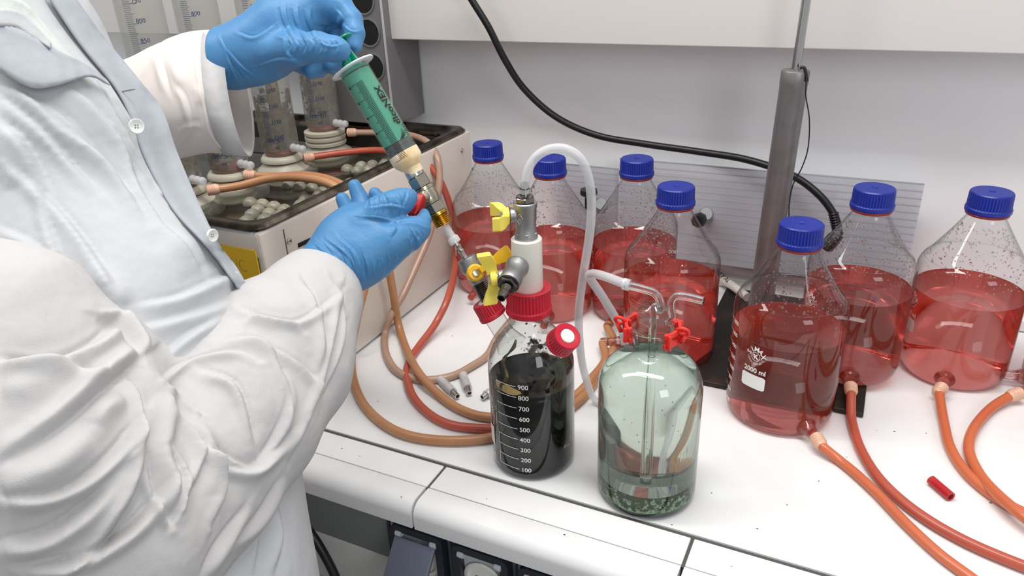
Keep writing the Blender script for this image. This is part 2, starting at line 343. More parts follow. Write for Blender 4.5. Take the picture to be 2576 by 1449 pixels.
# ================================================================== SETTING
def struct(o, k='structure'): o['kind'] = k; return o
struct(mbox('floor', (-3, -2.5, -.92), (3, 1.3, -.9), M['floor']))
struct(mbox('wall_back', (-3, 1.265, -.9), (3, 1.30, 2.2), M['wall']))
struct(mbox('trim_1', (-3, 1.175, .421), (3, 1.262, 1.3), M['wall_up'], bev=.002))      # boxed panel above the bench
struct(mbox('trim_2', (-3, 1.245, .0015), (3, 1.263, .02), M['bench'], bev=.002))
mbox_ = mbox
bench = empty('laboratory_bench', (-.2, .9, -.9), 'white laminate laboratory bench with grey sealant joints', 'bench')
mbox('worktop', (-2.2, .628, -.035), (1.6, 1.262, 0), M['bench'], bench)
mbox('sealant_joint', (-2.2, .5805, -.034), (1.6, .628, -.0022), M['grout'], bench)
xs = [-2.2, -1.5, -1.12, -.42, -.115, .9, 1.6]
for a, b in zip(xs, xs[1:]):
    mbox('edge_tile', (a+.0018, .5815, -.034), (b-.0018, .6225, 0), M['bench'], bench, .0012)
    bm = NB(); prof = [(.5802, -.033), (.5802, -.0006), (.579, 0)]
    for k in range(9):
        t = k/8*PI/2; prof.append((.560-.016*math.sin(t), -.016+.016*math.cos(t)))
    prof += [(.544, -.033), (.552, -.033)]
    v0 = [bm.verts.new((a+.0018, y, z)) for y, z in prof]; v1 = [bm.verts.new((b-.0018, y, z)) for y, z in prof]
    for k in range(len(prof)): bm.faces.new((v0[k], v0[(k+1) % len(prof)], v1[(k+1) % len(prof)], v1[k]))
    bm.faces.new(v0); bm.faces.new(v1[::-1]); fin('edge_nosing', bm, M['bench'], bench, auto=.6)
bm = NB()
for x, y in ((1224, 1255), (1010, 1250), (860, 1128), (905, 1148), (2590-600, 1085), (2205, 1083), (2250, 1085), (2130, 1150), (2492, 1265), (1905, 1330), (2060, 1210), (1420, 1345), (1840, 1425), (1690, 1320), (1980, 1270), (2380, 1100), (2330, 1090), (1120, 843), (1138, 845), (950, 1010), (1790, 1240)):
    p = atZ(x, y, .0002); r = random.uniform(.0004, .0009)
    lathe(bm, [(r, 0), (r*.6, .0003)], Matrix.Translation(p) @ Matrix.Diagonal((random.uniform(1, 2.5), 1, 1, 1)), 8)
tag(fin('dirt_specks', bm, M['speck'], bench), kind='stuff')
# under the bench
cab = empty('bench_cabinet', (-.8, .575, -.9), 'grey and white cabinet front under the bench edge on the left', 'cabinet')
mbox('carcass', (-1.9, .572, -.9), (-.471, .9, -.037), M['cabinet'], cab)
mbox('drawer_front', (-1.2, .562, -.20), (-.474, .571, -.118), M['cabinet'], cab, .002)
mbox('drawer_front', (-1.2, .562, -.118), (-.474, .571, -.04), M['cabdark'], cab, .002)
mbox('drawer_front', (-1.2, .562, -.5), (-.474, .571, -.204), M['cabinet'], cab, .002)
bm = NB()
for x, y, s, sz in ((733, 1290, '60', .017), (728, 1377, '=', .016)):
    p = atY(x, y, .5612); bm = NB(); add_text(bm, s, sz, lambda u, v, p=p: Vector((p.x+u, .5612, p.z+v))); fin('handwriting', bm, M['ink'], cab, smooth=False)
pan = empty('socket_panel', (.1, .575, -.9), 'pale grey service panel under the bench front carrying three sockets', 'panel')
mbox('panel_face', (-.4705, .566, -.9), (1.6, .9, -.041), M['cabinet'], pan)
mbox('panel_joint', (-.4725, .5635, -.9), (-.4708, .575, -.041), M['grout'], pan)
def rrect(bm, x0, x1, z0, z1, r, y0, y1, hole=None):
    def loop(a0, a1, b0, b1, rr, y):
        L = []
        for cx, cz, s in ((a1-rr, b1-rr, 0), (a0+rr, b1-rr, 1), (a0+rr, b0+rr, 2), (a1-rr, b0+rr, 3)):
            for k in range(6):
                t = s*PI/2+k/5*PI/2; L.append(bm.verts.new((cx+rr*math.cos(t), y, cz+rr*math.sin(t))))
        return L
    o0 = loop(x0, x1, z0, z1, r, y0); o1 = loop(x0+.001, x1-.001, z0+.001, z1-.001, r, y1); n = len(o0)
    for k in range(n): bm.faces.new((o0[k], o0[(k+1) % n], o1[(k+1) % n], o1[k]))
    if hole:
        i1 = loop(x0+hole, x1-hole, z0+hole, z1-hole, r*.6, y1); i0 = loop(x0+hole, x1-hole, z0+hole, z1-hole, r*.6, y0)
        for k in range(n):
            bm.faces.new((o1[k], o1[(k+1) % n], i1[(k+1) % n], i1[k])); bm.faces.new((i1[k], i1[(k+1) % n], i0[(k+1) % n], i0[k])); bm.faces.new((i0[k], i0[(k+1) % n], o0[(k+1) % n], o0[k]))
    else: bm.faces.new(o1); bm.faces.new(o0[::-1])
def socket(x0, label, lid):
    z1 = -.036; w = .082; s = empty('power_socket', (x0+w/2, .566, z1-.12), label, 'socket', 'sockets under the bench edge')
    bm = NB(); rrect(bm, x0, x0+w, z1-.12, z1, .012, .566, .560, .008); fin('outer_frame', bm, M['socketw'] if False else M['socketl'], s, auto=.6)
    bm = NB(); rrect(bm, x0+.004, x0+w-.004, z1-.116, z1-.004, .011, .566, .548, .011); fin('frame', bm, M['socketd'], s, auto=.6)
    bm = NB(); rrect(bm, x0+.014, x0+w-.014, z1-.105, z1-.014, .007, .565, .558); fin('insert', bm, M['socketw'], s, auto=.6)
    bm = NB(); lathe(bm, [(.024, 0), (.026, .003), (.024, .004), (.021, .004), (.021, .001)], frame((x0+w/2, .558, z1-.055), (x0+w/2, .5, z1-.055)), 40, False, True); fin('contact_well', bm, M['white_pl'], s, auto=.7)
    for dx in (-.0095, .0095):
        bm = NB(); lathe(bm, [(.0026, 0), (.0026, .0012)], frame((x0+w/2+dx, .5572, z1-.055), (x0+w/2+dx, .5, z1-.055)), 14); fin('contact_hole', bm, M['void'], s)
    for dx in (.017, w-.017):
        bm = NB(); lathe(bm, [(.0045, -.004), (.005, 0), (.0045, .004)], frame((x0+dx, .550, z1-.018), (x0+dx+.01, .550, z1-.018)), 18); fin('hinge', bm, M['socketw'], s, auto=.7)
    if lid:
        bm = NB(); p0 = Vector((x0+w/2, .547, z1-.020)); p1 = Vector((x0+w/2, .495, z1-.082)); bar(bm, p0, p1, .056, .006, (0, -1, .6), .002); fin('lid', bm, M['socketl'], s, auto=.6)
socket(-.463, 'dark blue socket with its grey lid flipped out, left of the three', True)
socket(-.378, 'dark blue framed open socket showing a round contact well, middle of the three', False)
socket(-.293, 'dark blue framed socket at the bottom picture edge, right of the three', False)
bm = NB(); tube(bm, crom([(-.72, .535, -.04), (-.66, .54, -.05), (-.60, .54, -.075), (-.555, .535, -.13), (-.53, .53, -.22), (-.52, .53, -.4)], 10), .006)
tag(fin('power_cable', bm, M['cable']), 'thick black cable hanging in front of the cabinet under the bench', 'cable')
# ================================================================== WATER BATH
BX0, BX1, BY0, BY1, BZ = -1.55, -.685, .652, 1.205, .258
bath = empty('water_bath', ((BX0+BX1)/2, (BY0+BY1)/2, 0), 'off-white laboratory water bath with open steel basin', 'water bath')
mbox('side_panel', (BX1-.012, BY0+.0005, .004), (BX1, BY1, BZ), M['enamel'], bath, .003)
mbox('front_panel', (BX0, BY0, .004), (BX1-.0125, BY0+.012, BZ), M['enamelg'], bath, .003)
mbox('back_panel', (BX0, BY1-.012, .004), (BX1-.0125, BY1, BZ), M['enamel'], bath)
mbox('far_panel', (BX0, BY0+.0125, .004), (BX0+.012, BY1-.0125, BZ), M['enamel'], bath)
mbox('front_strip', (BX0, BY0-.0012, .226), (BX1-.003, BY0-.0002, .256), M['enamel'], bath, .0004)
bm = NB()  # rounded steel rim
def rr_loop(x0, x1, y0, y1, r, z):
    L = []
    for cx, cy, s in ((x1-r, y1-r, 0), (x0+r, y1-r, 1), (x0+r, y0+r, 2), (x1-r, y0+r, 3)):
        for k in range(8):
            t = s*PI/2+k/7*PI/2; L.append(bm.verts.new((cx+r*math.cos(t), cy+r*math.sin(t), z)))
    return L
loops = [rr_loop(BX0+i, BX1-i, BY0+i, BY1-i, r, z) for i, r, z in ((.004, .018, .2585), (.001, .02, .262), (.005, .02, .267), (.016, .022, .267), (.020, .024, .262), (.032, .03, .259), (.034, .03, .254), (.036, .03, .16))]
for a, b in zip(loops, loops[1:]):
    for k in range(32): bm.faces.new((a[k], a[(k+1) % 32], b[(k+1) % 32], b[k]))
fin('steel_rim', bm, M['rim'], bath, auto=.9)
mbox('basin_floor', (BX0+.03, BY0+.03, .15), (BX1-.03, BY1-.03, .16), M['basin'], bath)
for lo, hi in (((BX0+.03, BY0+.037, .16), (BX0+.04, BY1-.037, .252)), ((BX0+.03, BY1-.044, .16), (BX1-.04, BY1-.037, .252)), ((BX0+.04, BY0+.037, .16), (BX1-.04, BY0+.042, .252)), ((BX1-.044, BY0+.045, .16), (BX1-.038, BY1-.045, .252))):
    mbox('basin_wall', lo, hi, M['basin'], bath)
mbox('water', (BX0+.041, BY0+.043, .1605), (BX1-.045, BY1-.045, .2215), M['water'], bath)
for x, y in ((727, 607), (1162, 379)):
    bm = NB(); p = atX(x, y, BX1); lathe(bm, [(.0045, 0), (.004, .0015), (.002, .0022)], frame(p, p+Vector((1, 0, 0))), 16); fin('screw', bm, M['steel'], bath)
bm = NB(); p0, p1 = atX(750, 618, BX1+.0006), atX(782, 603, BX1+.0006); bar(bm, p0, p1, .0012, .006, (0, 0, 1), .0003); fin('slot', bm, M['void'], bath)
p = atX(713, 580, BX1+.0003); mbox('panel_seam', (p.x-.0006, p.y-.0007, .02), (p.x+.0003, p.y+.0007, .25), M['grout'], bath)
# label
lab = empty('paper_label', (-.75, BY0-.003, .14), 'yellow paper label with PVC handwritten in pen, on the bath front', 'label')
mbox('sheet', (-.80, BY0-.0032, .172), (-.694, BY0-.0016, .236), M['yellowpaper'], lab)
bm = NB(); add_text(bm, 'PVC', .025, lambda u, v: Vector((-.7495+u*.78, BY0-.0036, .204+v-u*.02)), bold=-.0009); fin('handwriting', bm, M['ink'], lab, smooth=False)
# floating balls
bm = NB(); bmesh.ops.create_icosphere(bm, subdivisions=2, radius=.0122); me = bpy.data.meshes.new('ball'); bm.to_mesh(me); bm.free()
me.materials.append(M['ball']); me.polygons.foreach_set('use_smooth', [True]*len(me.polygons))
nb = 0
for j in range(20):
    for i in range(6):
        x = -.741-i*.0235-(j % 2)*.011+random.uniform(-.002, .002); y = .710+j*.0225+random.uniform(-.0015, .0015)
        if i > 3 and random.random() < .45: continue
        if y > 1.15 or (.83 < y < .90 and i > 2) or (.93 < y < 1.01 and i > 1) or (1.07 < y and i > 2): continue
        o = bpy.data.objects.new('floating_ball', me); o.location = (x, y, .2185+random.uniform(-.002, .003)); o.rotation_euler = (random.random()*6, random.random()*6, 0); COL.objects.link(o)
        tag(o, 'small grey hollow ball floating in the water of the bath', 'ball', 'grey floating balls in the water bath'); nb += 1
for x, y in ((-.86, .71), (-.842, .715), (-.90, .72), (-.93, .71), (-.955, .72)):
    o = bpy.data.objects.new('floating_ball', me); o.location = (x, y, .219); COL.objects.link(o)
    tag(o, 'small grey hollow ball floating in the water of the bath', 'ball', 'grey floating balls in the water bath')
# containers and columns standing in the bath
cols = [(-.953, 1.119, 'farthest column, on a ribbed white neck', 1000), (-.958, 1.002, 'column with dark brown rod inside, second from the right', 1000), (-.975, .893, 'column partly behind the white cuff, third from the right', 1200), (-.985, .80, 'nearest column beside the coat front, fourth from the right', 1200)]
for ci, (x, y, d, num0) in enumerate(cols):
    c = empty('plastic_container', (x, y, .1605), 'white plastic container in the bath under the ' + d.split(',')[0], 'container', 'white containers in the bath')
    bm = NB(); lathe(bm, [(.058, 0), (.058, .035), (.055, .05), (.045, .062), (.037, .068), (.034, .073)], Matrix.Translation((x, y, .1605)), 40, True, True); fin('shoulder', bm, M['pe'], c, auto=.9)
    bm = NB(); rb = ([(.040, 0), (.042, .004), (.040, .008)]*3 if ci == 0 else [(.040, 0), (.043, .003), (.040, .007), (.040, .010)])
    pr = []; zz = 0
    if ci == 0:
        for k in range(3): pr += [(.0345, k*.010), (.0385, k*.010+.002), (.0385, k*.010+.007), (.0345, k*.010+.009)]
    else: pr = [(.034, 0), (.0375, .002), (.0375, .006), (.033, .012)]
    lathe(bm, pr, Matrix.Translation((x, y, .2345)), 40); fin('threaded_neck', bm, M['pe'], c, auto=1.)
    z0 = .2345+pr[-1][1]+.0005
    g = empty('graduated_column', (x, y, z0), 'graduated glass column, ' + d, 'column', 'graduated glass columns in the bath')
    bm = NB(); R0 = .0325; lathe(bm, [(.001, 0), (R0*.86, 0), (R0, .012), (R0, .5)], Matrix.Translation((x, y, z0)), 48, False, False)
    fin('tube', bm, M['frosted'], g)
    bm = NB(); lathe(bm, [(.027, .001), (.0285, .004), (.0285, .007)], Matrix.Translation((x, y, z0)), 32); fin('red_sediment', bm, M['redtop'], g)
    bm = NB(); lathe(bm, [(.0300, .008), (.0305, .03), (.0305, .11)], Matrix.Translation((x, y, z0)), 40, False, False); fin('residue', bm, M['residue'], g)
    if ci in (0, 1):
        bm = NB(); lathe(bm, [(.009, .008), (.010, .05), (.011, .12), (.006, .145)], Matrix.Translation((x+.004, y, z0)), 16); fin('inner_rod', bm, film('rod_crust', (70, 54, 38), (136, 112, 84), 70, .3, .36), g)
    Z0C = .032; bm = NB(); wf0 = math.degrees(math.atan2(-y, -x))  # towards the camera
    rr = R0+.0005; wf = wrap(x, y, rr, wf0-38, z0)
    for k in range(0, 121):
        zz = Z0C+k*.00267
        if k % 10 == 0: quad_patch(bm, 0, zz, .020, zz+.0006, wf, 6)
        else: quad_patch(bm, 0, zz, .0105 if k % 5 else .013, zz+.0005, wf, 3)
    for k, zz in enumerate((Z0C+.00267*10*j for j in range(12))):
        v = 1200-50*k
        add_text(bm, str(v), .0085, lambda u, w, zz=zz: wf(u+.0135, w+zz+.0012))
    add_text(bm, '1200 :5/1', .009, lambda u, w: wf(u-.004, w+.028)); add_text(bm, 'ml', .008, lambda u, w: wf(u+.012, w+.016))
    fin('graduation', bm, M['blueink'], g, smooth=False)
    if ci < 4:
        bm = NB(); p = Vector((x+.030, y-.004, z0+.014)); q = p+Vector((.030, -.003, .0)); tube(bm, crom([p, (p+q)/2, q], 4), lambda t: .0065-.001*t+.0012*(abs((t*3) % 1-.5) < .2)); fin('outlet', bm, M['clearlip'], g)
# service duct with round openings
duct = empty('service_duct', (-.87, 1.22, .26), 'grey metal service duct with a column of round black openings', 'duct')
mbox('casing', (-1.02, 1.155, .27), (-.816, 1.262, 1.2), M['duct'], duct, .003)
for y in (-6, 82, 168): 
    p = atY((913, 928, 940)[(y+6)//86 if y < 160 else 2], y if y > 0 else 0, 1.1545)
    bm = NB(); lathe(bm, [(.0245, 0), (.0245, .002), (.022, .002), (.022, -.001)], frame(p, p+Vector((0, -1, 0))), 40, False, False); fin('opening_ring', bm, M['duct'], duct, auto=.6)
    bm = NB(); lathe(bm, [(.0222, 0), (.0222, .0012)], frame(p, p+Vector((0, -1, 0))), 40); o = fin('opening', bm, M['void'], duct, auto=.6)
mbox('edge_highlight', (-.8185, 1.1525, .27), (-.8150, 1.1548, 1.2), mat('edge_highlight_pale', (205, 205, 208), .35, .4), duct)  # corner highlight of the casing, put in as a paler strip
# ================================================================== WALL THINGS
bm = NB(); cpts = [(1150, -60, 1.14), (1190, 5, 1.14), (1230, 70, 1.145), (1270, 150, 1.16), (1320, 225, 1.18), (1400, 295, 1.2), (1500, 340, 1.22), (1620, 362, 1.225), (1760, 382, 1.225), (1880, 402, 1.215), (1990, 440, 1.20), (2060, 490, 1.185), (2100, 545, 1.175), (2108, 590, 1.17), (2085, 620, 1.17)]
tube(bm, crom([atY(*p) for p in cpts], 10), .0058, 14)
cb = empty('wall_cable', atY(2085, 620, 1.17), 'thick black cable sagging across the white back wall', 'cable'); fin('cord', bm, M['cable'], cb)
bm = NB(); a, b = atY(2096, 535, 1.176), atY(2109, 592, 1.17); L = (b-a).length; lathe(bm, [(.0065+.0016*(k % 2), L*k/18) for k in range(19)], frame(a, b), 20); fin('strain_relief', bm, M['black'], cb, auto=.6)
bm = NB(); a, b = atY(2109, 588, 1.17), atY(2078, 622, 1.165); lathe(bm, [(.009, 0), (.011, .01), (.011, (b-a).length), (.006, (b-a).length+.004)], frame(a, b), 24); fin('plug', bm, M['black'], cb, auto=.6)
def pc_sheet(x0, x1, y, z0, z1, slope, label):
    s = empty('twin_wall_sheet', ((x0+x1)/2, y, z0), label, 'sheet', 'ribbed plastic sheets against the wall')
    for dy, nm in ((0, 'front_skin'), (.006, 'back_skin')):
        bm = NB(); vs = [bm.verts.new((x, y+dy+dd, z+slope*(x-x0))) for dd in (0, .0006) for x, z in ((x0, z0), (x1, z0), (x1, z1), (x0, z1))]
        for f in ((0, 1, 2, 3), (7, 6, 5, 4), (0, 4, 5, 1), (1, 5, 6, 2), (2, 6, 7, 3), (3, 7, 4, 0)): bm.faces.new([vs[i] for i in f])
        fin(nm, bm, M['sheet'], s, smooth=False)
    n = 15
    for k in range(n+1):
        z = z0+(z1-z0)*k/n; bm = NB(); bar(bm, (x0+.0005, y+.0033, z), (x1-.0005, y+.0033, z+slope*(x1-x0)), .0014, .0054, (0, 1, 0), 0.0001); fin('rib', bm, M['rib'], s, smooth=False)
pc_sheet(-.53, -.05, 1.2385, .045, .200, -.004, 'ribbed translucent plastic sheet at the back, left end behind the bottles')
pc_sheet(-.405, .068, 1.228, .050, .222, .004, 'ribbed translucent plastic sheet leaning in front, ending beside the right bottles')
# retort stand
st = empty('retort_stand', (-.12, 1.1, 0), 'heavy stand with black base plate, thick grey tube and thin rod', 'stand')
bm = NB(); box(bm, (-.085, 1.075, .0045), (.238, .315, .007), None, .0015); fin('base_plate', bm, M['iron'], st, auto=.6)
yp = 1.125; pt, pb = atY(2002, 176, yp), atY(1925, 690, yp); pb = pt+(pb-pt)*((pt.z-.0082)/(pt.z-pb.z))
bm = NB(); L = (pt-pb).length; lathe(bm, [(.0185, 0), (.0185, L-.02), (.0190, L-.018), (.0190, L-.002), (.0178, L), (.009, L)], frame(pb, pt), 40); fin('thick_tube', bm, M['polegrey'], st, auto=.6)
bm = NB(); lathe(bm, [(.0062, 0), (.0062, .5)], frame(pt, pt+(pt-pb)), 28); fin('rod', bm, M['steel'], st, auto=.6)
bm = NB(); a = atY(2012, 170, yp-.012); b = atY(2024, 172, yp-.012); c_ = atY(2030, 205, yp-.012); tube(bm, crom([a, b, c_], 6), .0022, 8); fin('hook', bm, M['black'], st)
bm = NB(); tube(bm, crom([atY(x, y, yp-.02) for x, y in ((2029, 200), (2027, 240), (2036, 300), (2033, 370), (2018, 420), (1995, 465), (1986, 510), (1985, 545), (1986, 600))], 8), .0009, 6)
fin('wire', bm, M['cable'], st)
for (kx, ky, sx_, sy, label) in ((1481, 482, 1512, 512, 'small clamp with black round knob behind the second and third bottles'), (1757, 556, 1776, 538, 'small grey clamp with black knob beside the shoulder of the fourth bottle')):
    cl = empty('clamp', atY(kx, ky, 1.2), label, 'clamp')
    bm = NB(); a = atY(sx_, sy+10, 1.222); b = atY(sx_, sy-2, 1.18); lathe(bm, [(.011, 0), (.012, .002), (.012, .038), (.010, .041)], frame(a, b), 28); fin('body', bm, mat('clamp_grey', (150, 152, 152), .5, .4), cl, auto=.6)
    if kx < 1600:
        bm = NB(); a = atY(kx, 525, 1.19); b = atY(kx, 490, 1.19); lathe(bm, [(.007, 0), (.007, .02), (.0035, .022), (.0035, (b-a).length), (.014, (b-a).length), (.0155, (b-a).length+.003), (.0145, (b-a).length+.010)], frame(a, b), 26); fin('knob', bm, M['black'], cl, auto=.6)
    else:
        bm = NB(); a = atY(kx+6, ky-6, 1.178); b = atY(kx-4, ky+2, 1.15); lathe(bm, [(.006, 0), (.012, .006), (.012, .020), (.009, .026)], frame(a, b), 8); fin('knob', bm, M['black'], cl, auto=.6)
pen = empty('lettered_tube', atZ(1835, 712, .006), 'white tube with hand-lettered black capitals lying by the wall', 'tube')
a, b = Vector((-.245, 1.238, .0275)), Vector((-.165, 1.190, .0265)); a, b = atZ(1790, 680, .0155), atZ(1880, 748, .0155)
bm = NB(); lathe(bm, [(.007, 0), (.0075, .001), (.0075, (b-a).length)], frame(a, b), 20); fin('tube_body', bm, M['white_pl'], pen, auto=.6)
bm = NB(); Mx = frame(a, b, (0, -.5, 1)); add_text(bm, 'ONLY AL', .0145, lambda u, v: Mx @ Vector(((v-.005)*1.0, .0079*1.0, u+.008))); 
uu = (b-a).normalized(); up = Vector((0, -.55, .83)); side = uu.cross(up).normalized(); up = side.cross(uu).normalized()
bm.clear(); add_text(bm, 'ONLY AL', .013, lambda u, v: a+uu*(u+.012)+up*.0079+(-side if side.y < 0 else side)*(v-.004)); fin('lettering', bm, M['ink'], pen, smooth=False)

# ================================================================== TWO LITRE BOTTLES
BP = [(.0001, .0032), (.050, .0030), (.0575, .0012), (.0600, .0), (.0625, .0016), (.0655, .007), (.0672, .014), (.068, .024), (.068, .150), (.0676, .156), (.0660, .162), (.0632, .1675), (.0618, .1690), (.0610, .1700), (.0595, .1712)]
for k in range(1, 12):
    t = k/11; BP.append((.0595+(.0245-.0595)*(t**.93), .1712+(.2265-.1712)*t))
BP += [(.0228, .2295), (.0218, .2335), (.0216, .2385), (.0216, .259)]
def drops(bm, n, rfun, zlo, zhi, a0, a1, smin_=.0005, smax=.0013):
    for _ in range(n):
        z = random.uniform(zlo, zhi); a = random.uniform(a0, a1); r = rfun(z)-.0008; s = random.uniform(smin_, smax)*(1 if random.random() < .85 else 1.6)
        c = Vector((r*math.cos(a), r*math.sin(a), z)); v0 = len(bm.verts)
        ret = bmesh.ops.create_icosphere(bm, subdivisions=1, radius=s)
        for v in ret['verts']: v.co = Vector((v.co.x, v.co.y, v.co.z*1.25))+c
def r_at(prof, z):
    pr = prof[3:]
    for (r0, z0), (r1, z1) in zip(pr, pr[1:]):
        if z0 <= z <= z1 and z1 > z0: return r0+(r1-r0)*(z-z0)/(z1-z0)
    return .03
def screw_cap(bm, R, Hc, z0, ribs, mtx=None, hole=.003, seg_per=4):
    T = Matrix.Translation((0, 0, z0)) if mtx is None else mtx @ Matrix.Translation((0, 0, z0))
    n = ribs*seg_per
    def rm(r, z, k):
        return r if not (Hc*.24 < z < Hc*.93 and r > R*.9) else (r-.0009 if (k % seg_per) in (0,) else r)
    lathe(bm, [(R*.80, .0006), (R*.97, 0), (R, .0008), (R, Hc*.20), (R*.965, Hc*.25), (R*.955, Hc*.30), (R*.94, Hc*.88), (R*.925, Hc*.95), (R*.88, Hc), (hole*1.6, Hc), (hole, Hc-.001), (hole*.6, Hc-.004)], T, n, True, True, rm)
def build_bottle():
    e = empty('reagent_bottle', (0, 0, 0), 'x', 'bottle', 'two litre bottles of red liquid along the bench')
    bm = NB(); lathe(bm, BP, None, 72, False, False); fin('glass', bm, M['glass'], e, True)
    # moulded ring on the shoulder
    bm = NB(); lathe(bm, [(.0612, .1688), (.0622, .1696), (.0616, .1706)], None, 72, False, False); fin('shoulder_ring', bm, M['glass2'], e, True)
    lp = [(.0001, .0040), (.048, .0040), (.0565, .0024), (.0598, .0016), (.0618, .0028), (.0646, .0078), (.0664, .0145), (.0672, .024), (.0672, .1255), (.0668, .1252), (.064, .1242), (.0001, .1240)]
    bm = NB(); lathe(bm, lp, None, 72, False, False); fin('liquid', bm, M['red'], e, True)
    bm = NB(); screw_cap(bm, .0272, .0265, .2372, 44); fin('screw_cap', bm, M['bluecap'], e, True, auto=.5)
    bm = NB(); lathe(bm, [(.0225, .233), (.0255, .2335), (.0262, .2365), (.0225, .237)], None, 40, False, False); fin('pouring_ring', bm, M['redtop'], e, True)
    # outlet towards -Y
    bm = NB(); F_ = frame((0, -.062, .0175), (0, -.1, .0155)); lathe(bm, [(.0145, 0), (.0105, .006), (.0078, .013), (.0068, .020), (.0078, .023), (.0062, .026), (.0062, .040)], F_, 28, False, False)
    ol = fin('outlet', bm, M['glass'], e, True)
    bm = NB(); lathe(bm, [(.0130, .0035), (.0095, .0068), (.0068, .0135), (.0056, .020), (.0054, .038)], F_, 24); fin('outlet_liquid', bm, M['red'], ol, True)
    # print, 62 degrees clockwise from the outlet
    w = wrap(0, 0, .0684, -90-62.5, 0)
    bm = NB(); cx, cz = .001, .1085
    def arc(s, size, r, a_mid, step, inner=False):
        for i, ch in enumerate(s):
            a = a_mid+(i-(len(s)-1)/2)*step*(-1 if not inner else 1)
            an = math.radians(a)
            if not inner:  # letters upright outside the top of the circle
                rot = an-PI/2; ox, oz = cx+r*math.cos(an), cz+r*math.sin(an)
            else:
                rot = an+PI/2; ox, oz = cx+r*math.cos(an), cz+r*math.sin(an)
            add_text(bm, ch, size, lambda u, v: w(ox+u*math.cos(rot)-v*math.sin(rot), oz+u*math.sin(rot)+v*math.cos(rot)), bold=.0002 if size > .005 else 0, center=True)
    arc('SIMAX', .0092, .0072, 88, 36); arc('CZECH REPUBLIC', .0034, .0112, -90, 11.5, True)
    for r0, r1 in ((.0054, .0061),):
        n = 28; vs = [[w(cx+r*math.cos(2*PI*k/n), cz+r*math.sin(2*PI*k/n)) for k in range(n)] for r in (r0, r1)]
        vv = [[bm.verts.new(p) for p in L] for L in vs]
        for k in range(n): bm.faces.new((vv[0][k], vv[0][(k+1) % n], vv[1][(k+1) % n], vv[1][k]))
    add_text(bm, 'K', .0085, lambda u, v: w(cx+u+.0005, cz-.003+v), bold=.0003, center=True); add_text(bm, 'C', .0055, lambda u, v: w(cx-.0028+u, cz-.0012+v), center=True)
    quad_patch(bm, -.004, .1035, .004, .1042, lambda u, v: w(u+cx, v+(.004-u)*.8+.002), 4)
    add_text(bm, '2000 ml', .0092, lambda u, v: w(cx+u, .0860+v), bold=.00025, center=True)
    g = []; x0, x1, z0, z1, rr = -.0165, .0165, .0635, .0825, .002
    pts = [(x0+rr*(1-math.cos(t)), z0+rr*(1-math.sin(t))) for t in (0, PI/4, PI/2)][::1]
    lp_ = []
    for k in range(13):
        u = x0+(x1-x0)*k/12; dz = rr-math.sqrt(max(0, rr*rr-max(0, max(x0+rr-u, u-(x1-rr)))**2)); lp_.append((u, z0+dz, z1-dz))
    vv = [(bm.verts.new(w(u, a)), bm.verts.new(w(u, b))) for u, a, b in lp_]
    for a, b in zip(vv, vv[1:]): bm.faces.new((a[0], b[0], b[1], a[1]))
    fin('print', bm, M['print_'], e, True, smooth=False)
    bm = NB(); w2 = wrap(0, 0, .0684, -90-104, 0)
    for k, s in enumerate(('400', '600', '800', '1000', '1200', '1400', '1600', '1800')):
        z = .0225+k*.01635; add_text(bm, s, .0078, lambda u, v: w2(u, z+v-.0028), bold=.0001); quad_patch(bm, -.0165, z, -.0025, z+.0007, w2, 5)
    fin('graduation', bm, M['print_'], e, True, smooth=False)
    bm = NB(); rf = lambda z: r_at(BP, z)
    drops(bm, 240, rf, .170, .222, -PI*.98, -.02); drops(bm, 60, rf, .150, .170, -PI, 0, .0004, .0009)
    tag(fin('condensation_droplets', bm, M['drop'], e, True), kind='stuff'); return e
proto = build_bottle()
def copy_tree(o, parent=None):
    c = o.copy(); COL.objects.link(c)
    if parent is not None: c.parent = parent; c.matrix_parent_inverse = o.matrix_parent_inverse.copy()
    for ch in list(o.children): copy_tree(ch, c)
    return c
spots = [('F', -.0692, .8994, -52.4, 'blue-capped bottle of red liquid with the white 2000 ml print, in front'),
 ('E', .0023, 1.0383, -82.5, 'blue-capped bottle of red liquid directly behind the front printed bottle'),
 ('G', .1379, 1.0934, -99.6, 'rightmost fully visible bottle of red liquid, against bare white wall'),
 ('H', .2880, 1.085, -172, 'bottle of red liquid cut off by the right picture edge'),
 ('A', -.6029, 1.117, -88, 'bottle of red liquid beside the water bath, leftmost'),
 ('B', -.4655, 1.0660, -75, 'bottle of red liquid behind the white nylon block and arched clear hose'),
 ('C', -.3350, 1.1035, -96, 'bottle of red liquid behind the drooping clear hose, small clamp beside it'),
 ('D', -.2436, .9898, -160, 'bottle of red liquid behind the green-tinted wash bottle')]
OUT = {}
for i, (n, x, y, az, label) in enumerate(spots):
    o = proto if i == 0 else copy_tree(proto); o.location = (x, y, .0002 if n not in 'DE' else .0002); o.rotation_euler = (0, 0, math.radians(az+90)); o['label'] = label
    a = math.radians(az); OUT[n] = (Vector((x+.084*math.cos(a), y+.084*math.sin(a), .0165)), Vector((math.cos(a), math.sin(a), -.03)))
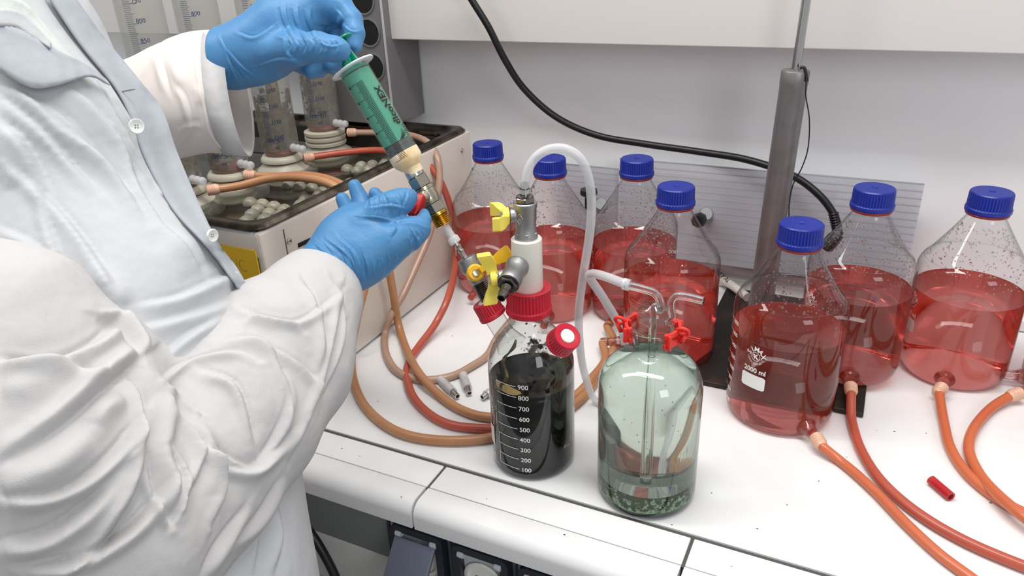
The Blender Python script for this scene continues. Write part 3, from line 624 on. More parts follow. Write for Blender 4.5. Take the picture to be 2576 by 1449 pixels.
# bottles over the iron plate stand on it
for o in COL.objects:
    if o.name.startswith('reagent_bottle') and o.type == 'EMPTY' and -.22 < o.location.x < .1 and o.location.y > .95 : o.location.z = .0082
for k in ('E',): OUT[k][0].z += .008
bm = NB(); w = wrap(-.2436, .9898, .0686, -128, .0082)
for k in range(6): quad_patch(bm, 0, .050+k*.0098, .030, .0508+k*.0098, w, 8)
dr = [o for o in COL.objects if o.get('label', '').endswith('green-tinted wash bottle')][0]
fin('scale_lines', bm, mat('scale_line', (226, 120, 90), .5), dr, smooth=False).matrix_parent_inverse = (Matrix.Translation(dr.location) @ dr.rotation_euler.to_matrix().to_4x4()).inverted()
# ================================================================== HOSES
def hose(pts, r, material, label, start=None, end=None, name='rubber_hose', extra=None, cat='hose', sleeve=None):
    P = []
    for p in pts:
        if isinstance(p, Vector): P.append(p)
        elif p[2] == 'z': P.append(atZ(p[0], p[1], (p[3] if len(p) > 3 else r+.0002)))
        elif p[2] == 'X': P.append(atX(p[0], p[1], p[3]))
        elif p[2] == 'Y': P.append(atY(p[0], p[1], p[3]))
    path = crom(P, 10)
    for q in path: q.z = max(q.z, r+.0002)
    e = empty(name, path[0], label, cat); bm = NB(); tube(bm, path, r, 16); fin('tubing', bm, material, e)
    if sleeve:
        d = (path[4]-path[0]).normalized(); a = path[0]-d*.004; bm = NB()
        lathe(bm, [(r+.0018+.0008*(k % 2), .0018*k) for k in range(8)]+[(r+.0006, .018)], frame(a, a+d), 24); fin('sleeve', bm, M['ferrule'], e, auto=.8)
    return e
def fromout(n, L=.012): p, d = OUT[n]; return [p+d*.006, p+d*L+Vector((0, 0, -.002))]
hose(fromout('F', .02)+[(2120, 1165, 'z'), (2200, 1235, 'z'), (2280, 1318, 'z'), (2360, 1392, 'z'), (2440, 1452, 'z'), (2560, 1540, 'z')], .0058, M['hose'], 'orange rubber hose running from the front printed bottle to the bottom edge', sleeve=True)
hose(fromout('E', .02)+[(2143, 1060, 'z'), (2165, 1130, 'z'), (2215, 1208, 'z'), (2300, 1285, 'z'), (2420, 1358, 'z'), (2576, 1425, 'z'), (2700, 1465, 'z')], .0060, M['hose_r'], 'reddish rubber hose running from the bottle behind the printed one', sleeve=True)
hose(fromout('G', .018)+[(2374, 1060, 'z'), (2390, 1125, 'z'), (2432, 1190, 'z'), (2500, 1248, 'z'), (2576, 1290, 'z'), (2680, 1330, 'z')], .0060, M['hose'], 'orange rubber hose from the outlet of the rightmost full bottle', sleeve=True)
hose([atZ(2562, 990, .014), atZ(2535, 1000, .011), (2490, 1030, 'z'), (2450, 1078, 'z'), (2437, 1130, 'z'), (2462, 1190, 'z', .008), (2510, 1245, 'z', .014), (2576, 1300, 'z', .018), (2660, 1360, 'z', .012)], .0062, M['hose'], 'curved orange rubber hose from the bottle cut by the right edge', sleeve=True)
XB = BX1+.012
hose([(528, 478, 'X', -.925), (600, 468, 'X', -.895), (680, 449, 'X', -.85), (760, 447, 'X', -.79), (830, 462, 'X', -.73), (880, 500, 'X', -.69), (920, 560, 'X', -.668), (932, 640, 'X', -.668), (918, 720, 'X', -.67), (898, 800, 'X', -.672), (885, 880, 'z', .012), (890, 960, 'z'), (925, 1030, 'z'), (1000, 1086, 'z'), (1110, 1108, 'z'), (1240, 1100, 'z'), (1370, 1062, 'z'), (1460, 1005, 'z'), (1508, 940, 'z'), (1545, 870, 'z')]+fromout('C', .014)[::-1], .0064, M['hose_t'], 'tan rubber hose from the nearest column, outermost loop on the bench', sleeve=True)
hose([(622, 440, 'X', -.925), (690, 444, 'X', -.88), (760, 440, 'X', -.82), (830, 452, 'X', -.76), (880, 480, 'X', -.71), (925, 540, 'X', -.668), (965, 620, 'X', -.660), (986, 720, 'X', -.660), (1006, 830, 'X', -.655), (1045, 925, 'z', .018), (1106, 994, 'z', .008), (1170, 1035, 'z'), (1240, 1050, 'z'), (1340, 1040, 'z'), (1440, 1000, 'z'), (1490, 950, 'z', .014), (1522, 905, 'z', .010)]+fromout('D', .014)[::-1], .0063, M['hose_t'], 'brown rubber hose from the third column, dropping straight down the bath side', sleeve=True)
hose([(770, 397, 'X', -.920), (850, 386, 'X', -.88), (940, 378, 'X', -.82), (1010, 385, 'X', -.75), (1065, 405, 'X', -.70), (1110, 460, 'X', -.672), (1143, 560, 'X', -.665), (1147, 650, 'X', -.660), (1130, 740, 'z', .05), (1095, 815, 'z', .02), (1048, 880, 'z'), (1024, 930, 'z'), (1035, 990, 'z'), (1078, 1040, 'z'), (1140, 1070, 'z'), (1240, 1078, 'z'), (1340, 1070, 'z'), (1400, 1040, 'z', .012)], .0060, M['hose_r'], 'reddish brown rubber hose from the column with the brown rod', sleeve=True)
hose([(880, 333, 'X', -.915), (950, 334, 'X', -.86), (1020, 338, 'X', -.79), (1072, 355, 'X', -.72), (1099, 392, 'X', -.68), (1106, 450, 'X', -.668), (1098, 510, 'X', -.668), (1080, 590, 'X', -.668), (1046, 671, 'X', -.668), (1013, 744, 'X', -.668), (985, 790, 'X', -.668), (969, 840, 'z', .008), (970, 885, 'z'), (990, 925, 'z'), (1023, 947, 'z'), (1074, 956, 'z'), (1137, 946, 'z'), (1185, 922, 'z'), (1226, 893, 'z'), (1250, 850, 'z'), (1290, 800, 'z')], .0058, M['hose_p'], 'pale pinkish hose from the farthest column, inner loop on the bench', sleeve=True)
bit = empty('tube_offcut', atZ(2365, 1228, .0035), 'short offcut of red tubing lying on the bench at right', 'tube')
bm = NB(); hollow_tube(bm, atZ(2342, 1207, .0058), atZ(2392, 1250, .0058), .0055, .0035); fin('tube_wall', bm, M['redbit'], bit, auto=.7)
def fitting(x0, y0, x1, y1, label):
    a, b = atZ(x0, y0, .0068), atZ(x1, y1, .0068); e = empty('hose_fitting', a, label, 'fitting', 'small steel hose fittings on the bench'); d = (b-a); L = d.length
    bm = NB(); hollow_tube(bm, a, a+d*.55, .0064, .005); fin('plastic_sleeve', bm, M['clearlip'], e, auto=.7)
    bm = NB(); lathe(bm, [(.0046, .1*L), (.0052, .3*L), (.0058, .34*L), (.0058, .52*L), (.0045, .54*L), (.0052, .60*L), (.0040, .66*L), (.0040, .98*L), (.0028, .98*L), (.0026, .8*L)], frame(a, b), 24); fin('steel_barb', bm, M['steel'], e, auto=.6)
    bm = NB(); lathe(bm, [(.0052, .5*L), (.0066, .52*L), (.0066, .74*L), (.0055, .74*L)], frame(a, b), 24, False, False); fin('clear_collar', bm, M['clearlip'], e, auto=.7)
fitting(1108, 955, 1152, 998, 'steel hose fitting with clear sleeve, left one inside the hose loops')
fitting(1165, 943, 1181, 990, 'steel hose fitting with clear sleeve, middle one inside the hose loops')
fitting(1252, 975, 1212, 1000, 'steel hose fitting half hidden behind the black slurry bottle')

# ================================================================== THREE NECK BOTTLE WITH BLACK SLURRY
MX, MY = -.328, .684
mb = empty('three_neck_bottle', (MX, MY, 0), 'graduated glass bottle of black slurry with three red screw caps', 'bottle')
T = Matrix.Translation((MX, MY, .0004))
MP = [(.0001, .004), (.038, .0035), (.043, .0012), (.0455, 0), (.048, .0018), (.0497, .006), (.0505, .014), (.0505, .132), (.0500, .140), (.0478, .149), (.044, .158), (.038, .1675), (.031, .1755), (.0262, .181), (.0235, .186), (.0225, .191), (.0235, .1935), (.0225, .196), (.0205, .20), (.0205, .224)]
bm = NB(); lathe(bm, MP, T, 80, False, False); fin('glass', bm, M['glass2'], mb)
bm = NB(); lathe(bm, [(.0001, .0045), (.036, .0045), (.0435, .0022), (.0470, .0030), (.0489, .007), (.0498, .014), (.0498, .104), (.0498, .118), (.046, .1165), (.03, .1155), (.0001, .115)], T, 80, False, False); fin('black_slurry', bm, M['slurry'], mb)
bm = NB(); lathe(bm, [(.0496, .118), (.0499, .1215), (.0500, .132), (.0495, .1395), (.0473, .1485), (.0435, .1573), (.0375, .1668), (.0305, .1748)], T, 80, False, False)
o = fin('residue_film', bm, film('slurry_film', (24, 20, 14), (74, 62, 40), 34, .50, .545, .3, grad=((2.6, -.5, -3.6), .0+2.6*.328+.5*.684+3.6*.15-.075)), mb)
bm = NB(); lathe(bm, [(.0503, .010), (.05035, .05), (.05035, .118)], T, 60, False, False); fin('lower_film', bm, film('lower_film', (60, 54, 40), (150, 142, 118), 40, .52, .57, .3, grad=((4.5, .8, -1.2), 4.5*.328-.8*.684-.23)), mb)
# foam patch on the inner wall
bm = NB(); wq = wrap(MX, MY, .05025, -100, .1262); n = 20; rgs = []
for t in (.02, .35, .7, .92, 1.0):
    rgs.append([bm.verts.new(wq(.0175*t*(1+.12*math.sin(3*2*PI*k/n+1))*math.cos(2*PI*k/n), .0062*t*math.sin(2*PI*k/n)-.0022*t*math.cos(2*PI*k/n))) for k in range(n)])
for a, b in zip(rgs, rgs[1:]):
    for k in range(n): bm.faces.new((a[k], a[(k+1) % n], b[(k+1) % n], b[k]))
bm.faces.new(rgs[0])
fin('foam_patch', bm, M['foam'], mb)
for i in range(3):  # drips of slurry inside the shoulder
    bm = NB(); a0 = math.radians((-104, -66, -38)[i]); pts = [Vector((MX+(r_at(MP, z)-.002)*math.cos(a0+.1*math.sin(z*190)), MY+(r_at(MP, z)-.002)*math.sin(a0+.1*math.sin(z*190)), z)) for z in np.linspace(.122, (.178, .150, .160)[i], 10)]
    tube(bm, crom(pts, 4), lambda t: .0028-.0014*t+.0006*math.sin(t*23), 10); fin('slurry_drip', bm, M['slurry'] if i else mat('brown_drip', (66, 56, 36), .3, noise=((120, 104, 70), 120, .5, .6)), mb)
bm = NB(); drops(bm, 60, lambda z: r_at(MP, z), .125, .175, 0, 2*PI, .0004, .001)
for v in bm.verts: v.co += Vector((MX, MY, 0))
tag(fin('brown_droplets', bm, mat('brown_drop', (70, 50, 34), .3), mb), kind='stuff')
# main cap, caps on the side necks
bm = NB(); screw_cap(bm, .0262, .030, .2015, 40, T, hole=.016); fin('main_cap', bm, M['redcap'], mb, auto=.5)
def port(base, tip, label):
    base, tip = Vector(base), Vector(tip); F_ = frame(base, tip); L = (tip-base).length
    bm = NB(); lathe(bm, [(.0190, -.006), (.0150, .004), (.0128, .010), (.0118, .016), (.0118, L)], F_, 40, False, False); nk = fin('side_neck', bm, M['glass2'], mb)
    bm = NB(); screw_cap(bm, .0165, .0215, L-.018, 30, F_, hole=.0082); cp = fin('side_cap', bm, M['redcap'], mb, auto=.5)
    bm = NB(); lathe(bm, [(.0080, L-.002), (.0080, L+.003), (.0072, L+.0038)], F_, 28); fin('septum', bm, M['white_pl'], cp, auto=.6)
    return F_
port((MX-.026, MY-.002, .158), (MX-.052, MY-.006, .205), 'l')
port((MX+.022, MY-.012, .152), (MX+.0585, MY-.0315, .197), 'r')
# print
bm = NB()
for k in range(9):
    z = .0175+k*.01435; w = wrap(MX, MY, .0509, -116, z); quad_patch(bm, 0, 0, .0275, .0008, w, 10); add_text(bm, str(100*(k+1)), .0082, lambda u, v: w(u+.0298, v-.0028), bold=.0001)
w = wrap(MX, MY, .0509, -116, .0175); quad_patch(bm, 0, 0, .0006, .0, w, 1); quad_patch(bm, -.0004, 0, .0002, .0145*3, w, 1)
w = wrap(MX, MY, .0509, -119, .07); add_text(bm, 'APPROX. VOL.', .0042, lambda u, v: w(-v, u))
w = wrap(MX, MY, .0509, -138, .034); quad_patch(bm, -.0095, 0, .0075, .026, w, 8, 2)
w = wrap(MX, MY, .0509, -128, .075); add_text(bm, '1000 ml', .0085, lambda u, v: w(-v, u), bold=.0001)
w = wrap(MX, MY, .0509, -128, .012); add_text(bm, '-10', .0085, lambda u, v: w(-v, u), bold=.0001)
fin('print', bm, M['print_'], mb, smooth=False)
# ---- nylon manifold block with its valves
nb_ = empty('nylon_block', (MX, MY, .2318), 'white nylon cylinder block standing in the red main cap', 'block')
bm = NB(); zt = .2905; lathe(bm, [(.0150, .2255), (.0165, .2315), (.0168, .232), (.0168, zt-.001), (.0158, zt)], T, 48); fin('cylinder', bm, M['ptfe'], nb_, auto=.6)
def hexn(bm, F_, z0, z1, r, seg=6):
    lathe(bm, [(r*.9, z0), (r, z0+.0008), (r, z1-.0008), (r*.9, z1)], F_, seg)
def barb(bm, F_, z0, r, n=3, L=.022):
    pr = [(r*.8, z0)]
    for k in range(n): pr += [(r*1.18, z0+L*(k+.15)/n), (r*.86, z0+L*(k+.85)/n)]
    pr += [(r*.86, z0+L), (r*.6, z0+L), (r*.6, z0+L*.7)]
    lathe(bm, pr, F_, 28)
# upright ball valve on the block
v1 = empty('ball_valve', (MX, MY, zt), 'upright silver ball valve on top of the nylon block, pale yellow handle', 'valve')
Fv = Matrix.Translation((MX, MY, zt-.002))
bm = NB(); lathe(bm, [(.0098, 0), (.0125, .001), (.0125, .007), (.0112, .010), (.0108, .020), (.0116, .024), (.0120, .036), (.0128, .038), (.0128, .0425), (.0118, .0435)], Fv, 40); hexn(bm, Fv, .001, .010, .0128); fin('body', bm, M['cast'], v1, auto=.5)
bm = NB(); hexn(bm, Fv, .0435, .049, .0108); lathe(bm, [(.0092, .0435), (.0092, .0500), (.006, .051)], Fv, 30); barb(bm, Fv, .050, .0046, 2, .014); fin('hose_barb', bm, M['dark'], v1, auto=.5)
bm = NB(); c0 = Vector((MX-.001, MY-.0122, zt+.026)); 
for k in range(4):
    a, b = [c0+Vector((.0045*math.cos(PI/2*j), -.0004, .006*math.sin(PI/2*j))) for j in (k, k+1)]; bar(bm, a, b, .0007, .0008, (0, -1, 0), .0001)
add_text(bm, 'UM', .0042, lambda u, v: c0+Vector((u-.0028, -.0006, v-.0016))); fin('cast_mark', bm, M['steel'], v1, smooth=False)
hc = Vector((MX, MY, zt+.027)); hd = Vector((-.86, -.50, .0)).normalized(); F2 = frame(hc+hd*.010, hc+hd*.03)
bm = NB(); lathe(bm, [(.0075, 0), (.0075, .006), (.0052, .007), (.0052, .011)], F2, 28); st_ = fin('stem', bm, M['cast'], v1, auto=.5)
def wing(name, hc2, d, along, s, material, parent, L=.020, w=.0115, both=True, th=.006, out=.004):
    """butterfly lever: hub ring round the stem plus flat wings"""
    Fh = frame(hc2, hc2+d); bm = NB(); lathe(bm, [(.0040, 0), (.0085, 0), (.0090, .001), (.0090, .006), (.0080, .007), (.0040, .007)], Fh, 28)
    nrm = d.normalized(); al = (along-nrm*along.dot(nrm)).normalized(); si = nrm.cross(al)
    for sgn in ((1, -1) if both else (1,)):
        a = hc2+nrm*.0035+al*sgn*.005; b = a+al*sgn*L*.35; c = a+al*sgn*L+nrm*.004
        c = c+nrm*out; prev = None; th2 = th/2
        for t, ww, hh in ((0, w*.45, .8), (.25, w*.42, .8), (.5, w*.62, 1), (.78, w, 1), (1, w*1.12, .95), (1.04, w*.9, .7)):
            p = a.lerp(c, t)-nrm*out*(t-t*t)*1.2; ring_ = [bm.verts.new(p+si*ww/2*sx+nrm*th2*hh*sz) for sx, sz in ((-1, -1), (1, -1), (1, 1), (-1, 1))]
            if prev:
                for k in range(4): bm.faces.new((prev[k], prev[(k+1) % 4], ring_[(k+1) % 4], ring_[k]))
            else: bm.faces.new(ring_[::-1])
            prev = ring_
        bm.faces.new(prev)
    o = fin(name, bm, material, parent, auto=.5)
    bm = NB(); hexn(bm, Fh, .006, .0095, .0045); fin('handle_nut', bm, M['steel'], o, auto=.5); return o
wing('handle', hc+hd*.0175, hd, Vector((.45, -.89, .02)), 1, M['yellow'], v1, .021, .0135, th=.010, out=.007)
# side ball valve pointing at the camera
v2 = empty('ball_valve', (MX-.01, MY-.02, .262), 'ball valve sticking out towards the viewer from the nylon block', 'valve')
b0 = Vector((MX-.004, MY-.014, .2645)); b1 = atD(1262, 748, .772); F3 = frame(b0, b1); L = (b1-b0).length
bm = NB(); lathe(bm, [(.0105, 0), (.0128, .002), (.0128, .007), (.0115, .010), (.0110, .020), (.0120, .024), (.0120, .034), (.0112, .036)], F3, 40); fin('body', bm, M['cast'], v2, auto=.5)
bm = NB(); hexn(bm, F3, .0355, .041, .0108); lathe(bm, [(.0115, .034), (.0115, .0365), (.010, .037)], F3, 36); barb(bm, F3, .041, .0050, 2, .020); fin('hose_barb', bm, M['dark'], v2, auto=.5)
h3 = b0+(b1-b0).normalized()*.020; hd3 = (atD(1240, 700, .80)-h3).normalized()
bm = NB(); lathe(bm, [(.0078, .006), (.0078, .015), (.0055, .016), (.0055, .019)], frame(h3, h3+hd3), 28); fin('stem', bm, M['cast'], v2, auto=.5)
wing('handle', h3+hd3*.0175, hd3, Vector((-.12, -.05, 1)), 1, M['yellow'], v2, .023, .009, th=.0150, out=.003)
# ================================================================== SYRINGE CHAIN (plane y = .68)
YP = .68
def A(x, y): return atY(x, y, YP)
S0, S1 = A(886, 168), A(1026, 404); U = (S1-S0).normalized()
def along(p): return (p-S0).dot(U)
FS = frame(S0, S1, (0, -1, 0))     # z down the syringe, camera side is -Y
sy = empty('syringe', A(1026, 404), 'large clear syringe with green plunger held between the blue gloves', 'syringe')
RB = .0172; Lb = along(A(1026, 404))
bm = NB(); lathe(bm, [(RB, .002), (RB, Lb-.0095)], FS, 48, False, False); fin('barrel', bm, M['barrel'], sy)
bm = NB()
def flmod(r, z, k):
    a = 2*PI*k/48; return r if r < RB+.001 else r*(.86+.14*abs(math.cos(a)))
lathe(bm, [(RB-.001, 0), (RB+.0085, 0), (RB+.0092, .0012), (RB+.0085, .0024), (RB, .0026)], FS, 48, False, False, flmod); fin('finger_flange', bm, M['flange'], sy)
bm = NB()
zs = along(A(1004, 366))
for k in range(2): bar(bm, S0+U*.004, S0+U*(zs-.004), .0300, .0018, (FS.to_3x3() @ Vector((math.cos(k*PI/2+.45), math.sin(k*PI/2+.45), 0))), .0004)
lathe(bm, [(.0155, zs-.006), (.0155, zs-.0035)], FS, 40); lathe(bm, [(.0163, .004), (.0163, .0065)], FS, 40)
lathe(bm, [(.0158, .008), (.0158, zs-.004)], FS, 40, False, False)
fin('plunger', bm, M['green'], sy, auto=.6)
pd = A(864, 96); bm = NB(); lathe(bm, [(.003, .0015), (.0098, .0010), (.0102, 0), (.0098, -.0012), (.003, -.0012)], frame(pd, pd+U), 36); LP = (S0-pd).length
lathe(bm, [(.0050, 0), (.0042, .004), (.0045, .010), (.0070, LP*.55), (.0125, LP*.85), (.0150, LP+.002)], frame(pd, pd+(S0-pd), (0, -1, 0)), 48, True, True, lambda r, z, k: r*(.35+.65*abs(math.cos(2*PI*k/48*2))**3)); fin('thumb_rest', bm, M['green'], sy, auto=.6)
zs = along(A(1004, 366)); bm = NB(); lathe(bm, [(.0150, zs-.003), (.0161, zs-.002), (.0161, zs+.0015), (.0150, zs+.002), (.0150, zs+.004), (.0161, zs+.0045), (.0161, zs+.008), (.0150, zs+.009)], FS, 44); fin('piston_seal', bm, M['black'], sy, auto=.6)
bm = NB(); lathe(bm, [(RB+.0003, Lb-.0105), (RB+.0003, Lb-.001), (RB-.001, Lb+.002), (.0125, Lb+.007), (.0108, Lb+.0085), (.0100, Lb+.016)], FS, 48); fin('foam_end', bm, M['cream'], sy, auto=.6)
# print on the barrel
def bw(th0):
    def f(x, y):  # x along the circumference, y down the axis
        a = math.radians(th0)+x/(RB+.0004); return FS @ Vector(((RB+.0004)*math.cos(a), (RB+.0004)*math.sin(a), y))
    return f
# angle on the barrel that faces the camera
vloc = FS.inverted() @ Vector(CO); TH = math.degrees(math.atan2(vloc.y, vloc.x))
def rt(x): # sign so that +x is to the right in the picture
    return x
xr = (FS.to_3x3() @ Vector((-math.sin(math.radians(TH)), math.cos(math.radians(TH)), 0))).dot(Vector(CM[0])); SG = 1 if xr > 0 else -1
bm = NB(); f = bw(TH)
za, zb = along(A(910, 210)), Lb-.004
for k in range(61):
    y = za+(zb-za)*k/60; Lk = .0118 if k % 12 == 0 else (.0075 if k % 6 == 0 else .0050)
    quad_patch(bm, SG*(-.0015-(Lk if k % 12 == 0 else Lk-.0)+0.0), y, SG*(-.0015+.0035), y+.0005, f, 4)
for k, s in enumerate(('6', '5', '4', '3', '2')):
    y = za+(zb-za)*k*12/60; add_text(bm, s, .0065, lambda u, v: f(SG*(-.0150-v*.8), y+.002-u), bold=.0002)
# lettering reads from the tip upwards
add_text(bm, 'dicoNEX', .0118, lambda u, v: f(SG*(.0175-v*1.0), za+.058-u*1.05), bold=.0004)
add_text(bm, 'JARYS', .0055, lambda u, v: f(SG*(.0200-v), zs-.004-u*1.0), bold=.0001)
for k in range(5):
    quad_patch(bm, 0, 0, 1, 1, lambda u, v, k=k: f(SG*(.0055+.0075*u+k*.0006), zs-.0035-(.011-k*.0016)*u**1.6-(.0009*v)), 6)
fin('print', bm, M['ink'], sy, smooth=False)
# first valve: nickel
def ppx(w, p): return w/2*((np.array(p)-CO)@CM[2])/FPX
k1 = empty('ball_valve', A(1075, 490), 'nickel plated ball valve screwed under the syringe, red handle', 'valve')
q0, q1 = A(1036, 424), A(1112, 556); FK = frame(q0, q1, (0, -1, 0)); LK = (q1-q0).length
bm = NB(); lathe(bm, [(.0098, .002), (.0103, .0025), (.0103, .0095), (.0095, .010)], FK, 36); fin('tape_band', bm, M['steel'], k1, auto=.6)
bm = NB(); hexn(bm, FK, .010, .0235, .0118); lathe(bm, [(.0108, .0235), (.0128, .0240), (.0128, .0275), (.0120, .028), (.0125, .038), (.0108, .044)], FK, 40); hexn(bm, FK, .044, .0555, .0112); fin('body', bm, M['nickel'], k1, auto=.5)
bm = NB(); lathe(bm, [(.0112, .0555), (.0116, .056), (.0116, .0590)]+[(.0098+.0009*(k % 2), .0592+k*.0009) for k in range(14)]+[(.008, .0722)], FK, 36); fin('threaded_end', bm, M['brass'], k1, auto=.5)
bm = NB(); c0 = FK @ Vector((0, 0, .033)); dcam = (Vector(CO)-c0).normalized(); sd = dcam.cross(U).normalized()
add_text(bm, 'GENERAL', .0046, lambda u, v: c0+dcam*(.0128-.12*((u-.009)**2)*0)+sd*(u-.009)*-1*(1 if sd.dot(Vector(CM[0])) < 0 else -1)-U*(v+.006)) if False else None
for r0 in (.0036, .0022, .0009):
    n = 20; vv = [[bm.verts.new(c0+dcam*.0129+sd*(r*math.cos(2*PI*k/n))+U*(r*math.sin(2*PI*k/n))) for k in range(n)] for r in (r0, r0+.0006)]
    for k in range(n): bm.faces.new((vv[0][k], vv[0][(k+1) % n], vv[1][(k+1) % n], vv[1][k]))
fin('cast_mark', bm, M['steel'], k1, smooth=False)
ss = (atD(1052, 508, .822)-c0).normalized(); bm = NB(); lathe(bm, [(.0075, .008), (.0080, .012), (.0062, .016), (.0050, .020)], frame(c0, c0+ss), 28); fin('stem', bm, M['nickel'], k1, auto=.6)
bm = NB(); a, b = atD(1060, 490, .818), atD(1036, 545, .812); bar(bm, a, b, .0125, .0105, (0, -1, 0), .003); bar(bm, atD(1064, 512, .825), atD(1040, 512, .812), .010, .012, (0, 0, 1), .003); fin('handle', bm, M['redh'], k1, auto=.6)
# clear tip and barbed pin
tp = empty('tube_connector', A(1130, 585), 'clear tube tip and thin barbed steel pin linking the two inclined valves', 'connector')
a, b, c = A(1119, 568), A(1146, 610), A(1172, 650); Fa = frame(a, b)
bm = NB(); La = (b-a).length; lathe(bm, [(.0048, 0), (.0046, La*.62), (.0066, La*.72), (.0068, La), (.0052, La+.001)], Fa, 28, True, False); fin('clear_tip', bm, M['clearlip'], tp, auto=.7)
bm = NB(); Fb = frame(b-(b-a)*.1, c); Lb2 = (c-b).length+.004; lathe(bm, [(.0030, 0), (.0030, .006), (.0042, .007), (.0030, .010), (.0030, .012), (.0042, .013), (.0030, .016), (.0032, Lb2)], Fb, 24); fin('steel_pin', bm, M['steel'], tp, auto=.6)
# inclined valve above the left cap
k2 = empty('ball_valve', A(1200, 700), 'inclined silver ball valve over the left red cap, amber handle', 'valve')
q0, q1 = A(1172, 648), A(1226, 748); FQ = frame(q0, q1, (0, -1, 0)); LQ = (q1-q0).length
bm = NB(); lathe(bm, [(.006, 0), (.0108, .0005), (.0112, .0015), (.0112, .0095), (.0122, .010), (.0122, .0145), (.0112, .016), (.0100, .020), (.0098, .028), (.0088, .032)], FQ, 40); fin('body', bm, M['cast'], k2, auto=.5)
bm = NB(); lathe(bm, [(.0084+.0009*(k % 2), .0318+k*.0010) for k in range(int((LQ-.032)/.001)+2)], FQ, 36); fin('threaded_end', bm, M['dark'], k2, auto=.5)
c2 = FQ @ Vector((0, 0, .020)); hd2 = Vector((.55, -.72, .42)).normalized()
bm = NB(); lathe(bm, [(.0075, .006), (.0075, .012), (.0055, .013), (.0055, .015)], frame(c2, c2+hd2), 28); fin('stem', bm, M['cast'], k2, auto=.5)
wing('handle', c2+hd2*.0125, hd2, Vector((.80, .1, .55)), 1, M['amber'], k2, .038, .0150, both=False, th=.014)
bm = NB(); lathe(bm, [(.0095, .002), (.0102, .003), (.0098, .0135), (.0085, .0145)], frame(c2, c2+hd2), 30); fin('handle_housing', bm, M['amber'], k2, auto=.6)
# clear hose: valve top, arch, down behind, up to the wash bottle
hp = [Vector((MX, MY, zt+.050)), Vector((MX+.0006, MY, zt+.062)), (1330, 422, 'Y', .686), (1352, 392, 'Y', .69), (1385, 375, 'Y', .695), (1425, 376, 'Y', .70), (1462, 402, 'Y', .705), (1482, 455, 'Y', .71), (1488, 520, 'Y', .715), (1482, 600, 'Y', .72), (1466, 700, 'Y', .73), (1456, 790, 'Y', .74), (1458, 860, 'Y', .75), (1468, 930, 'Y', .765), (1492, 1000, 'z', .012), (1530, 1020, 'z', .006), (1575, 985, 'z', .006), (1600, 940, 'z', .02), (1582, 880, 'Y', .785), (1556, 815, 'Y', .765), (1518, 750, 'Y', .74), (1488, 706, 'Y', .722), (1482, 692, 'Y', .716), (1498, 689, 'Y', .710), (1530, 698, 'Y', .70), (1572, 714, 'Y', .685)]
hose(hp, .0050, M['clear'], 'milky clear hose arching from the upright valve to the wash bottle head', name='clear_hose')
# ================================================================== GREEN TINTED WASH BOTTLE
NX, NY = -.184, .68
wb = empty('wash_bottle', (NX, NY, 0), 'squat glass gas washing bottle with pale green liquid and black sediment', 'bottle')
T = Matrix.Translation((NX, NY, .0004)); RN = .056
NP = [(.0001, .004), (.045, .003), (.050, 0), (.0535, .002), (.0555, .008), (RN, .014), (RN, .140), (.0552, .149), (.0525, .158), (.0475, .1665), (.040, .1735), (.031, .1785), (.0215, .1815), (.0190, .184), (.0185, .188), (.0195, .197), (.0205, .2035), (.0245, .2055), (.0258, .2085), (.0245, .2115), (.0200, .2125), (.0175, .211)]
bm = NB(); lathe(bm, NP, T, 80, False, False); fin('glass', bm, thin_glass('green_tint_glass', (240, 248, 243), (110, 132, 120), 1.2), wb)
bm = NB(); lathe(bm, [(.0001, .0315), (.0552, .0315), (.0552, .140), (.0544, .1485), (.0516, .1575), (.0466, .1658), (.0392, .1727), (.032, .1766), (.0001, .1770)], T, 80, False, False); fin('liquid', bm, M['nliq'], wb)
bm = NB(); lathe(bm, [(.0001, .0125), (.0552, .0125), (.0552, .0312), (.0001, .0312)], T, 80, False, False); fin('green_layer', bm, M['ngreen'], wb)
bm = NB(); lathe(bm, [(.0001, .0045), (.044, .0036), (.0495, .0012), (.0528, .0028), (.0548, .0085), (.0552, .0122), (.02, .0115), (.0001, .011)], T, 80, False, False); fin('black_sediment', bm, M['nblack'], wb)
bm = NB(); lathe(bm, [(.05545, .010), (.05545, .0308)], T, 80, False, False)
fin('sediment_film', bm, film('green_film', (70, 92, 74), (150, 172, 140), 150, .56, .60, .4, grad=((0, 0, -7.), .205)), wb)
bm = NB(); drops(bm, 34, lambda z: r_at(NP, z), .05, .172, -2.2, -.6, .0004, .0009)
for v in bm.verts: v.co += Vector((NX, NY, 0))
tag(fin('bubbles', bm, M['drop'], wb), kind='stuff')
# wash head
hd_ = empty('gas_bubbler', (NX, NY, .20), 'clear blown glass head with two bent tubes in the wash bottle', 'glass head')
bm = NB(); lathe(bm, [(.0150, .186), (.0172, .2105), (.0176, .2150), (.0170, .224), (.0150, .2315), (.0112, .2365), (.0065, .2385), (.0058, .2395)], T, 40, False, False); fin('stopper_dome', bm, M['glass2'], hd_)
GL = mat('tube_glass', (250, 252, 251), 0., trans=1., ior=1.47)
def gtube(pts, r, nm):
    bm = NB(); p = crom(pts, 8); tube(bm, p, r, 18, False); n1 = len(bm.verts); tube(bm, p, r*.62, 18, False); bm.verts.ensure_lookup_table(); vv = list(bm.verts)
    for o in (0, n1-18):
        for k in range(18): bm.faces.new((vv[o+k], vv[o+(k+1) % 18], vv[n1+o+(k+1) % 18], vv[n1+o+k]))
    return fin(nm, bm, GL, hd_)
NYp = NY-.0
